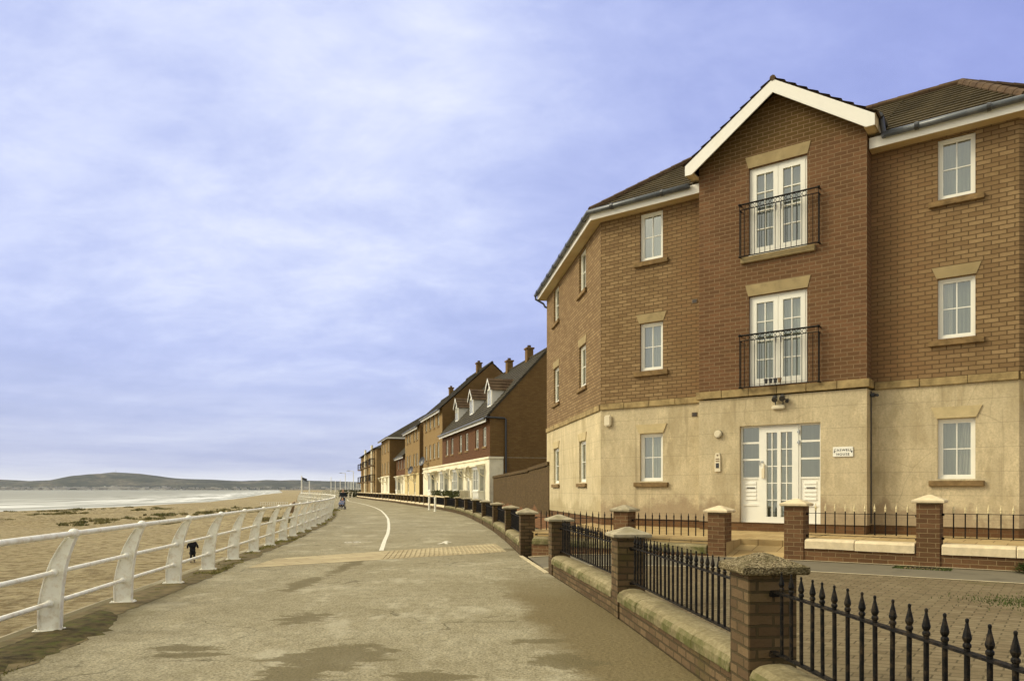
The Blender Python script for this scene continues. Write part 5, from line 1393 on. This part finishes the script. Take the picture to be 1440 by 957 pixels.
def sea_railing(name, path, label, step, far=False, scale=1.0):
    pts = resample(path, step)
    root = empty(name, (pts[0].x, pts[0].y, 0)); tag(root, label, 'railing', 'white railings')
    rails = {k: [] for k in ((.235, 1.03), (.045, .62), (.005, .295))}
    for i, p in enumerate(pts):
        d = (pts[min(i + 1, len(pts) - 1)] - pts[max(i - 1, 0)]).normalized(); nx = Vector((d.y, -d.x))
        ang = math.atan2(nx.y, nx.x)
        o = bpy.data.objects.new('post', post_me.data); COL.objects.link(o); o.parent = root
        o.location = (p.x - pts[0].x, p.y - pts[0].y, 0); o.rotation_euler = (0, 0, ang)
        if i < 22:
            for q in (base_me, *coll_me):
                c = bpy.data.objects.new(q.name.split('.')[0], q.data); COL.objects.link(c); c.parent = o
        for (x, z) in rails: rails[(x, z)].append(Vector((p.x + nx.x * x, p.y + nx.y * x, z)))
    for (x, z), L in rails.items():
        mb = MB(); mb.tube(L, .031 if z > 1 else .025, 10); mb.build('rail', M['rail_white'], root, smooth=True)
    return root
iA = 14
sea_railing('sea_railing', RAILP[1:21], 'long white railing of curved posts along the edge above the beach', 2.0)
sea_railing('sea_railing', RAILP[20:], 'far white railing that closes the promenade at the distant bend', 1.6)
for o in (post_me, base_me, *coll_me): remove(o)
# sea wall below the railing
mb = MB(); prof = []
WL = [(x - .33, y) for x, y in RAILP]
for i in range(len(WL) - 1):
    A, B = Vector(WL[i]), Vector(WL[i + 1]); d = (B - A).normalized(); fr = F(A, d, (-d.y, d.x)); L = (B - A).length
    mb.mesh([fr(0, 0, -.012), fr(L, 0, -.012), fr(L, .8, -4.6), fr(0, .8, -4.6)], [(0, 1, 2, 3)])
    mb.box(fr, 0, L + .02, -.3, .05, -.35, -.008)
tag(mb.build('sea_wall', M['sea_wall'], loc=(-5, 10, -2)), 'sloping concrete sea wall under the white railing', 'wall')
# brown block wall at the end of the railing
mb = MB(); fr = F((-28.2, 94), (.9, .43), (.43, -.9))
mb.prism(fr, [(-.2, -1.5), (3.0, -1.5), (3.0, .25), (1.2, .35), (-.2, -.5)], -.5, .5)
tag(mb.build('end_wall', M['concrete_brown'], loc=(-27, 94, 0)), 'brown sloping block wall at the outer bend of the promenade', 'wall')
# white picket rail down on the sand
root = empty('beach_railing', (-79, 250, -4.2)); tag(root, 'short white railing standing on the sand beyond the promenade', 'railing', 'white railings')
mb = MB(); fr = F((-85, 250), (1, .05), (0, 1))
for z in (.5, 1.3): mb.box(fr, 0, 9, -.05, .05, z - 4.2, z - 4.12)
mb.build('rail', M['rail_white'], root)
for i in range(13):
    mb = MB(); mb.box(fr, i * .74, i * .74 + .13, -.06, .06, -4.4, -2.8); mb.build('post', M['rail_white'], root)

# ------------------------------------------------------------------ posts, lamps, masts
def bollard(x, y, h, label):
    mb = MB(); mb.lathe((x, y, 0), [(.1, 0), (.1, .05), (.075, .07), (.07, h - .12), (.085, h - .1), (.085, h - .05), (.06, h)], 12)
    tag(mb.build('bollard', M['rail_white'], loc=(x, y, 0)), label, 'bollard', 'white bollards')
bollard(-5.15, 49.6, .98, 'white post beside the promenade wall, nearest of the white posts')
bollard(-6.0, 53.6, .98, 'white post by the wall, second from the nearest')
bollard(-18.2, 100.5, 1.0, 'white post by the wall under the hipped house')
def lamp_post(x, y, h, arm, label):
    r = empty('street_lamp', (x, y, 0)); tag(r, label, 'street lamp', 'lamps at the far end')
    mb = MB(); mb.tube([(x, y, -.1), (x, y, 1.2), (x, y, h)], [.16, .13, .10], 8); mb.tube([(x, y, h - .1), (x - arm * .5, y, h + .1), (x - arm, y, h + .12)], .07, 6); mb.build('pole', M['rail_white'], r)
    mb = MB(); mb.prism(F((x, y), (1, 0), (0, 1)), [(-arm - .9, h + .02), (-arm + .1, h + .05), (-arm + .1, h + .22), (-arm - .7, h + .2)], -.2, .2); mb.build('lamp_head', M['grey_metal'], r)
lamp_post(-49.3, 230, 7.1, 1.2, 'taller grey street lamp left of the farthest flats')
lamp_post(-58.6, 260, 7.1, 1.2, 'street lamp further left, half hidden by white masts')
lamp_post(-27.5, 175, 4.2, .5, 'short lamp close to the left wall of the farthest flats')
def mast(x, y, h, label, flag=False):
    r = empty('flag_pole', (x, y, 0)); tag(r, label, 'pole', 'white poles at the far end')
    mb = MB(); mb.tube([(x, y, -.1), (x, y, h)], [.17, .11], 8); mb.lathe((x, y, h), [(.06, 0), (.14, .1), (.1, .22), (.02, .26)], 8); mb.build('pole', M['rail_white'], r)
    if flag:
        mb = MB(); N = 10
        V = [Vector((x + .12 + 1.0 * i / N, y + .12 * math.sin(i * .9), h - .1 - .35 * i / N - k * .6)) for k in (0, 1) for i in range(N + 1)]
        V += [v + Vector((0, .02, 0)) for v in V]
        mb.mesh(V, [(i, i + 1, N + 2 + i, N + 1 + i) for i in range(N)] + [(i + 2 * N + 2, i + 2 * N + 3, 3 * N + 4 + i, 3 * N + 3 + i) for i in range(N)]); mb.build('flag', M['black_plastic'], r)
mast(-45.5, 160, 4.2, 'white pole flying a small dark flag above the beach', True)
mast(-54.8, 200, 3.4, 'shorter bare white pole right of the flag pole')
MS = [(465.5, 671), (471.5, 677), (478.5, 674), (489.5, 677), (492.5, 678), (494.6, 678), (501, 679), (503.5, 679), (506.5, 680), (509, 679)]
for k, (px, py) in enumerate(MS):
    Y = 300 + 6 * k; mast((px - 720) / 1040 * Y, Y, 1.5 + (687.5 - py) / 1040 * Y, ['tallest bare white pole, leftmost of the row of masts', 'second bare white pole from the left in the far row', 'third bare white pole from the left in the far row', 'white mast just right of the left lamp', 'white mast in the cluster between the two lamps', 'white mast left of the taller lamp', 'white mast just right of the taller lamp', 'second white mast right of the taller lamp', 'white mast near the farthest flats', 'white mast closest to the farthest flats'][k])

# ------------------------------------------------------------------ people
def skin_body(name, joints, edges, mat, parent=None, loc=None, sub=2, root_j=None):
    """one continuous skinned surface: joints name -> (point, rx, ry)"""
    names = list(joints); me = bpy.data.meshes.new(name)
    off = LOC[parent.name] if parent is not None else Vector(loc)
    me.from_pydata([Vector(joints[n][0]) - off for n in names], [(names.index(a), names.index(b)) for a, b in edges], [])
    o = bpy.data.objects.new(name, me); COL.objects.link(o)
    o.modifiers.new('s', 'SKIN'); sv = me.skin_vertices[0].data
    for i, n in enumerate(names):
        j = joints[n]; sv[i].radius = (j[1], j[2] if len(j) > 2 else j[1])
        sv[i].use_root = (n == (root_j or names[0]))
    m = o.modifiers.new('u', 'SUBSURF'); m.levels = sub; m.render_levels = sub
    bpy.context.view_layer.update()
    nm = bpy.data.meshes.new_from_object(o.evaluated_get(bpy.context.evaluated_depsgraph_get()))
    bpy.data.objects.remove(o)
    nm.materials.clear(); nm.materials.append(mat)
    for p in nm.polygons: p.use_smooth = True
    o = bpy.data.objects.new(name, nm); COL.objects.link(o)
    if parent is not None: o.parent = parent
    else: o.location = off
    LOC[o.name] = off.copy()
    return o
M['skin'] = simple('skin', (.50, .30, .20), .6, .06, 10, 0)
M['coat_black'] = simple('coat_black', (.014, .014, .018), .8, .3, 20, .1)
M['jacket_navy'] = simple('jacket_navy', (.018, .026, .034), .75, .3, 20, .1)
M['jeans'] = simple('jeans', (.05, .055, .08), .85, .2, 20, .1)
M['hair_fair'] = simple('hair_fair', (.30, .20, .095), .6, .2, 30, .2)
M['hair_dark'] = simple('hair_dark', (.05, .035, .022), .6, .2, 30, .2)
M['blanket'] = simple('blanket', (.17, .20, .30), .9, .15, 10, .1)
def figure(x, y, z, h, face, coat, trous, hair, hairlen, arms, lean=0.0, coat_len=.50, bulk=1.0, label='', name='person'):
    """standing adult: height h, facing angle `face` (0 = +Y); arms: (left, right) lists of elbow, hand offsets"""
    r = empty(name, (x, y, z)); tag(r, label, 'person')
    c, s = math.cos(face), math.sin(face)
    def P(a, f, zz): # a: to the figure's right, f: forward, zz as a share of the height
        f = f + lean * max(0, zz - .5); return Vector((x + (a * c - f * s) * h, y + (a * s + f * c) * h, z + zz * h))
    J = {'pel': (P(0, 0, .53), .085 * h, .065 * h), 'waist': (P(0, .0, .62), .075 * h, .058 * h), 'chest': (P(0, .005, .73), .092 * h, .065 * h), 'neck0': (P(0, .0, .82), .045 * h), 'neck': (P(0, .008, .86), .033 * h), 'head0': (P(0, .02, .89), .046 * h, .052 * h), 'head1': (P(0, .02, .945), .05 * h, .058 * h), 'head2': (P(0, .012, .985), .03 * h),
         'nose': (P(0, .075, .92), .010 * h)}
    E_ = [('pel', 'waist'), ('waist', 'chest'), ('chest', 'neck0'), ('neck0', 'neck'), ('neck', 'head0'), ('head0', 'head1'), ('head1', 'head2'), ('head0', 'nose')]
    for sd, k in ((-1, 'l'), (1, 'r')):
        st = .02 * sd
        J[k + 'hip'] = (P(.05 * sd, 0, .50), .058 * h); J[k + 'kn'] = (P(.055 * sd, .01 + st, .275), .038 * h); J[k + 'an'] = (P(.06 * sd, -.005 + st * 1.6, .045), .024 * h); J[k + 'toe'] = (P(.065 * sd, .075 + st * 1.6, .017), .02 * h)
        E_ += [('pel', k + 'hip'), (k + 'hip', k + 'kn'), (k + 'kn', k + 'an'), (k + 'an', k + 'toe')]
        J[k + 'sh'] = (P(.105 * sd, 0, .80), .037 * h); el, hd = arms[0 if sd < 0 else 1]
        J[k + 'el'] = (P(*el), .027 * h); J[k + 'wr'] = (P(*[e + (q - e) * .8 for e, q in zip(el, hd)]), .019 * h); J[k + 'ha'] = (P(*hd), .021 * h)
        E_ += [('neck0', k + 'sh'), (k + 'sh', k + 'el'), (k + 'el', k + 'wr'), (k + 'wr', k + 'ha')]
    skin_body('body', J, E_, M['skin'], r, root_j='pel')
    # coat follows the torso and sleeves
    C = {'hem': (P(0, 0, coat_len - .02), .125 * h + max(0, .5 - coat_len) * .2 * h, .09 * h), 'hip': (P(0, 0, .55), .112 * h, .082 * h), 'w': (P(0, 0, .63), .098 * h * bulk, .074 * h), 'ch': (P(0, 0, .74), .115 * h * bulk, .08 * h), 'nk': (P(0, -.005, .825), .06 * h, .055 * h)}
    CE = [('hem', 'hip'), ('hip', 'w'), ('w', 'ch'), ('ch', 'nk')]
    for sd, k in ((-1, 'l'), (1, 'r')):
        el, hd = arms[0 if sd < 0 else 1]
        C[k + 's'] = (P(.115 * sd, 0, .795), .05 * h); C[k + 'e'] = (P(*el), .042 * h); C[k + 'c'] = (P(*[e + (q - e) * .75 for e, q in zip(el, hd)]), .034 * h)
        CE += [('ch', k + 's'), (k + 's', k + 'e'), (k + 'e', k + 'c')]
    skin_body('coat', C, CE, coat, r, root_j='hip')
    T = {'p': (P(0, 0, .52), .095 * h, .07 * h)}; TE_ = []
    for sd, k in ((-1, 'l'), (1, 'r')):
        st = .02 * sd
        T[k + 'h'] = (P(.05 * sd, 0, .49), .066 * h); T[k + 'k'] = (P(.055 * sd, .01 + st, .275), .047 * h); T[k + 'a'] = (P(.06 * sd, -.003 + st * 1.6, .05), .036 * h)
        TE_ += [('p', k + 'h'), (k + 'h', k + 'k'), (k + 'k', k + 'a')]
    skin_body('trousers', T, TE_, trous, r, root_j='p')
    for sd in (-1, 1):
        st = .02 * sd
        skin_body('shoe', {'a': (P(.06 * sd, -.02 + st * 1.6, .026), .03 * h, .026 * h), 'b': (P(.066 * sd, .085 + st * 1.6, .019), .027 * h, .019 * h)}, [('a', 'b')], M['black_plastic'], r)
    H = {'t': (P(0, .0, .975), .045 * h, .05 * h), 'b': (P(0, -.02, .93), .055 * h, .05 * h)}; HE = [('t', 'b')]
    if hairlen: H['c'] = (P(0, -.035, .93 - hairlen * .6), .055 * h, .04 * h); H['d'] = (P(0, -.035, .93 - hairlen), .035 * h, .03 * h); HE += [('b', 'c'), ('c', 'd')]
    skin_body('hair', H, HE, hair, r)
    return r
bx, by = -22.2, 51.4
figure(bx, by, sand_z(bx, by) + .0, 1.72, .25, M['coat_black'], M['coat_black'], M['hair_fair'], .16, (((-.185, -.01, .67), (-.20, .04, .54)), ((.185, -.01, .67), (.20, .04, .54))), coat_len=.30, bulk=1.28, label='person in a long black coat walking on the sand below the railing')
px_, py_ = -12.75, 55.9
figure(px_, py_, 0, 1.52, math.pi, M['jacket_navy'], M['jeans'], M['hair_dark'], 0, (((-.17, -.02, .66), (-.10, .17, .60)), ((.17, -.02, .66), (.10, .17, .60))), lean=.12, coat_len=.5, label='person in a dark navy jacket pushing a pushchair along the promenade')
# pushchair in front of that person
qx, qy = px_ + .05, py_ - .62
r = empty('pushchair', (qx, qy, 0)); tag(r, 'small dark pushchair with a blue blanket on the promenade', 'pushchair')
for sx in (-1, 1):
    for dy, rad in ((-.32, .09), (.22, .11)):
        mb = MB(); fr = F((qx + sx * .22, qy + dy), (0, 1), (1, 0)); c = fr(0, 0, rad)
        pts = [c + Vector((0, math.cos(t) * (rad - .02), math.sin(t) * (rad - .02))) for t in [k * 6.2832 / 16 for k in range(17)]]
        mb.tube(pts, .02, 6, False); w = mb.build('wheel', M['black_plastic'], r)
        mb = MB(); mb.tube([c - Vector((.02, 0, 0)), c + Vector((.02, 0, 0))], .035, 8)
        for k in range(4): mb.tube([c, c + Vector((0, math.cos(k * 1.57), math.sin(k * 1.57))) * (rad - .02)], .007, 4)
        mb.build('rim', M['grey_metal'], w)
mb = MB()
for sx in (-1, 1):
    x = qx + sx * .2
    mb.tube([(x, qy - .32, .09), (x, qy - .05, .42), (x, qy + .25, .80), (x * 0 + px_ + sx * .15, py_ - .26, .92)], .014, 6); mb.tube([(x, qy + .22, .11), (x, qy - .05, .42)], .014, 6)
mb.tube([(px_ - .15, py_ - .26, .92), (px_ + .15, py_ - .26, .92)], .017, 6); mb.tube([(qx - .22, qy - .32, .09), (qx + .22, qy - .32, .09)], .01, 6); mb.tube([(qx - .22, qy + .22, .11), (qx + .22, qy + .22, .11)], .01, 6)
mb.build('frame', M['grey_metal'], r)
mb = MB(); fr = F((qx, qy), (0, 1), (1, 0))
mb.prism(fr, [(-.22, .30), (.12, .26), (.28, .72), (.22, .74), (.08, .34), (-.22, .36)], -.19, .19); mb.build('seat', M['jacket_navy'], r)
mb = MB(); mb.prism(fr, [(-.26, .20), (-.2, .20), (-.05, .34), (-.2, .36)], -.17, .17); mb.build('foot_rest', M['black_plastic'], r)
child = empty('person', (qx, qy, .35)); tag(child, 'small child with fair hair sitting in the pushchair under a blue blanket', 'person')
K = {'p': ((qx, qy + .05, .42), .09), 'c': ((qx, qy + .13, .60), .095, .07), 'n': ((qx, qy + .14, .70), .04), 'h': ((qx, qy + .13, .78), .075), 't': ((qx, qy + .14, .85), .045)}
KE = [('p', 'c'), ('c', 'n'), ('n', 'h'), ('h', 't')]
for sd, k in ((-1, 'l'), (1, 'r')):
    K[k + 'k'] = ((qx + sd * .08, qy - .18, .46), .05); K[k + 'f'] = ((qx + sd * .08, qy - .25, .28), .035); K[k + 's'] = ((qx + sd * .11, qy + .12, .64), .04); K[k + 'e'] = ((qx + sd * .14, qy + .0, .54), .032); K[k + 'm'] = ((qx + sd * .06, qy - .1, .54), .028)
    KE += [('p', k + 'k'), (k + 'k', k + 'f'), ('c', k + 's'), (k + 's', k + 'e'), (k + 'e', k + 'm')]
skin_body('body', K, KE, M['skin'], child, root_j='p')
skin_body('jumper', {'a': ((qx, qy + .05, .46), .11), 'b': ((qx, qy + .13, .62), .11, .085), 'l': ((qx - .13, qy + .1, .62), .05), 'le': ((qx - .15, qy, .55), .045), 'r': ((qx + .13, qy + .1, .62), .05), 're': ((qx + .15, qy, .55), .045)}, [('a', 'b'), ('b', 'l'), ('l', 'le'), ('b', 'r'), ('r', 're')], M['blanket'], child)
skin_body('hair', {'a': ((qx, qy + .15, .86), .06), 'b': ((qx, qy + .19, .79), .06)}, [('a', 'b')], M['hair_fair'], child)
mb = MB(); N = 8
V = [Vector((qx - .2 + .4 * i / N, qy + yy, zz + .03 * math.cos((i / N - .5) * 3.0) + .01 * math.sin(i * 2.1))) for yy, zz in ((.05, .50), (-.12, .53), (-.25, .50), (-.30, .34)) for i in range(N + 1)]
mb.mesh(V, [(r0 * (N + 1) + i, r0 * (N + 1) + i + 1, (r0 + 1) * (N + 1) + i + 1, (r0 + 1) * (N + 1) + i) for r0 in range(3) for i in range(N)])
tag(mb.build('blanket', M['blanket'], loc=(qx, qy, .4), smooth=True), 'blue grey blanket over the legs of the child in the pushchair', 'blanket')

# ------------------------------------------------------------------ hills and the far shore
PROF = [(-900, 664), (-300, 668), (-60, 671), (0, 674), (30, 675.5), (62, 677.5), (85, 674), (110, 671.5), (130, 668.5), (145, 665), (160, 664), (180, 665), (205, 667), (235, 671), (260, 673), (300, 674), (340, 675.5), (380, 676), (420, 674.5), (450, 676), (480, 677), (520, 679), (560, 680), (640, 682), (800, 684), (1500, 684), (2400, 684)]
def hz(px, tab):
    return interp(tab, px)
rows = []
YD = 6200.0
ks = [(.0, 0), (.05, .10), (.12, .16), (.25, .35), (.4, .55), (.6, .78), (.8, .94), (1.0, 1.0), (1.2, .9), (1.6, .5)]
for f, e in ks:
    r = []
    px = -900
    while px <= 2400:
        Y = 5600 + 1400 * f
        top = (688.3 - hz(px, PROF)) / 1040 * 7000
        X = (px - 720) / 1040 * 7000
        n1 = noise.fractal(Vector((X * .0016, Y * .0016, 2)), 1.0, 2.0, 5)
        z = -4 + top * e * (1 + (.28 * n1 if f < .95 else .05 * n1))
        r.append((X, Y, max(-5, z + 4 * n1 * (f > .05)))); px += 6 if -60 < px < 700 else 40
    rows.append(r)
struct(strip_mesh(rows, 'hills', M['hill']))
mb = MB(); M['town'] = simple('town', (.42, .40, .36), .9, .5, .02, 0); 
for _ in range(520):
    px = random.choice((random.uniform(0, 240), random.uniform(0, 540), random.gauss(165, 12))); Y = 5560 + random.uniform(0, 140); X = (px - 720) / 1040 * Y * 1.0
    w, d, h = random.uniform(8, 45), random.uniform(8, 20), random.uniform(4, 11) * (1.7 if random.random() < .05 else 1)
    zb = -5 + (Y - 5560) * .12
    mb.box(WORLD, X, X + w, Y, Y + d, zb, zb + h + 2)
tag(mb.build('distant_town', M['town'], loc=(-3000, 5600, 0)), 'pale scatter of buildings along the far shore under the hill', 'town', kind='stuff')
mb = MB(); X = (163 - 720) / 1040 * 7000; mb.lathe((X, 7000, 150), [(2.2, 0), (.8, 45)], 6)
tag(mb.build('radio_mast', M['grey_metal'], loc=(X, 7000, 150)), 'thin mast on top of the hill across the bay', 'mast')

for m in bpy.data.materials:
    b = m.node_tree.nodes.get('Principled BSDF')
    if b is None: continue
    if m.name in ('upvc', 'glass', 'far_glass', 'grey_metal', 'black_plastic', 'gutter', 'plastic_cream', 'rail_white', 'white_board', 'finial_gold', 'sea_water'): continue
    b.inputs['Specular IOR Level'].default_value = .12
# thin sea air between here and the far shore
mb = MB(); mb.box(WORLD, -9500, 13500, -120, 7700, -6, 260)
hz_o = mb.build('haze', None, loc=(0, 0, 0)); hz_o['kind'] = 'stuff'; hz_o['label'] = 'thin pale sea haze over the bay'
hm = bpy.data.materials.new('haze'); hm.use_nodes = True; nt = hm.node_tree
nt.nodes.remove(nt.nodes['Principled BSDF'])
pv = node(nt, 'ShaderNodeVolumePrincipled', {'Color': (.80, .86, .95), 'Density': 2.0e-5, 'Anisotropy': .2})
nt.links.new(pv.outputs[0], nt.nodes['Material Output'].inputs['Volume']); hz_o.data.materials.append(hm)
# ------------------------------------------------------------------ sky, sun, camera
SUN_EL, SUN_AZ = R(38), R(-88)       # azimuth from +Y, negative = left (west)
w = bpy.data.worlds.new('World'); scene.world = w; w.use_nodes = True; nt = w.node_tree
bg = nt.nodes['Background']
sky = node(nt, 'ShaderNodeTexSky', sky_type='NISHITA'); sky.sun_disc = False; sky.sun_elevation = SUN_EL; sky.sun_rotation = SUN_AZ; sky.air_density = 1.2; sky.dust_density = 1.5
g = node(nt, 'ShaderNodeTexCoord').outputs['Generated']
sp = node(nt, 'ShaderNodeSeparateXYZ', {0: g}); Z = sp.outputs['Z']
zc = mth(nt, 'ADD', mth(nt, 'MAXIMUM', Z, 0), .30)
pr = node(nt, 'ShaderNodeCombineXYZ', {0: mth(nt, 'DIVIDE', sp.outputs['X'], zc), 1: mth(nt, 'DIVIDE', sp.outputs['Y'], zc), 2: 0.0}).outputs[0]
def mp(scale, loc=(0, 0, 0), rot=0): return node(nt, 'ShaderNodeMapping', {'Vector': pr, 'Scale': (*scale, 1), 'Location': loc, 'Rotation': (0, 0, rot)}).outputs[0]
n1 = nse(nt, mp((.8, 1.05), (3.1, .4, 0), .55), 1, 9, .58, .35)
n2 = nse(nt, mp((2.4, 3.4), (1.0, 7, 0), .55), 1, 9, .64, .45)
n3 = nse(nt, mp((6.0, 9.5), (4.0, 2, 0), .55), 1, 7, .66, .3)
rid = mth(nt, 'ABSOLUTE', mth(nt, 'SUBTRACT', nse(nt, mp((1.3, 2.1), (6.0, 1.5, 0), .75), 1, 9, .6, .5), .5))
cl = mth(nt, 'ADD', mth(nt, 'ADD', mth(nt, 'MULTIPLY', n1, .46), mth(nt, 'MULTIPLY', n2, .34)), mth(nt, 'MULTIPLY', n3, .20))
cl = mth(nt, 'ADD', cl, mth(nt, 'MULTIPLY', mth(nt, 'SUBTRACT', .08, rid), .28))
def lobe(d, a, b): 
    v = Vector(d).normalized()
    q = node(nt, 'ShaderNodeVectorMath', {0: g, 1: tuple(v)}, operation='DOT_PRODUCT').outputs['Value']
    return node(nt, 'ShaderNodeMapRange', {0: q, 1: a, 2: b}, interpolation_type='SMOOTHERSTEP').outputs[0]
k = 9.4
# thinner, whiter cloud to the upper left
cl = mth(nt, 'ADD', cl, mth(nt, 'MULTIPLY', lobe((-.46, 1, .62), .87, 1.0), .105))
lav = ramp(nt, cl, [(.36, (.335, .395, .68)), (.47, (.395, .455, .75)), (.55, (.465, .525, .81)), (.63, (.575, .63, .87)), (.72, (.71, .75, .91))])
side = ramp(nt, mth(nt, 'ADD', mth(nt, 'MULTIPLY', sp.outputs['X'], .9), .5), [(.0, (1.03, 1.02, 1.0)), (.45, (1.0, 1.0, 1.0)), (.95, (.76, .77, .93))])
lav = mix(nt, 1.0, lav, side, 'MULTIPLY')
# paler streaky band low over the sea
low = mix(nt, ramp(nt, nse(nt, node(nt, 'ShaderNodeMapping', {'Vector': g, 'Scale': (3, 3, 34)}).outputs[0], 1, 8, .62), [(.35, 0), (.65, 1)]), (.355, .405, .62), (.60, .635, .77))
lav = mix(nt, ramp(nt, Z, [(.0, .9), (.05, .65), (.17, .0)]), lav, low)
lav = mix(nt, ramp(nt, Z, [(.004, .95), (.016, .40), (.028, 0)]), lav, (.82, .83, .84))
# brighter warm-white overcast overhead; duller behind the viewer; glare where the sun stands behind the cloud
dome = (1.22, 1.16, .92)
lav = mix(nt, ramp(nt, Z, [(.57, 0), (.80, 1)]), lav, dome)
lav = mix(nt, mth(nt, 'MULTIPLY', ramp(nt, mth(nt, 'MULTIPLY', sp.outputs['Y'], -1), [(.0, 0), (.5, 1)]), .8), lav, tuple(x * .55 for x in dome))
dvec = Vector((math.sin(SUN_AZ) * math.cos(SUN_EL), math.cos(SUN_AZ) * math.cos(SUN_EL), math.sin(SUN_EL)))
lav = mix(nt, lobe(dvec, .80, .99), lav, (3.4, 3.1, 2.25))
cloud = node(nt, 'ShaderNodeVectorMath', {0: lav, 1: (k, k, k)}, operation='MULTIPLY').outputs[0]
final = mix(nt, .92, sky.outputs[0], cloud)
nt.links.new(final, bg.inputs['Color']); bg.inputs['Strength'].default_value = .1

sl_ = bpy.data.lights.new('sun', 'SUN'); sl_.energy = 1.5; sl_.angle = R(14); sl_.color = (1.0, .91, .70)
so = bpy.data.objects.new('sun', sl_); COL.objects.link(so)
dvec = Vector((math.sin(SUN_AZ) * math.cos(SUN_EL), math.cos(SUN_AZ) * math.cos(SUN_EL), math.sin(SUN_EL)))
so.rotation_euler = dvec.to_track_quat('Z', 'Y').to_euler(); so.location = (-20, -10, 40)

cam = bpy.data.cameras.new('camera'); co = bpy.data.objects.new('camera', cam); COL.objects.link(co); scene.camera = co
co.location = (0, 0, EYE); co.rotation_euler = (math.pi / 2, 0, 0)
cam.sensor_width = 36; cam.sensor_fit = 'HORIZONTAL'; cam.lens = 36 * 1040 / 1440; cam.shift_y = (687.5 - 478.5) / 1440
cam.clip_start = .05; cam.clip_end = 30000
scene.view_settings.view_transform = 'Standard'; scene.view_settings.look = 'None'; scene.view_settings.exposure = .36; scene.view_settings.gamma = 1
scene.render.resolution_x, scene.render.resolution_y = 1024, 680
scene.cycles.use_denoising = True; scene.cycles.max_bounces = 5; scene.cycles.diffuse_bounces = 3; scene.cycles.glossy_bounces = 3; scene.cycles.transparent_max_bounces = 8; scene.cycles.sample_clamp_indirect = 4
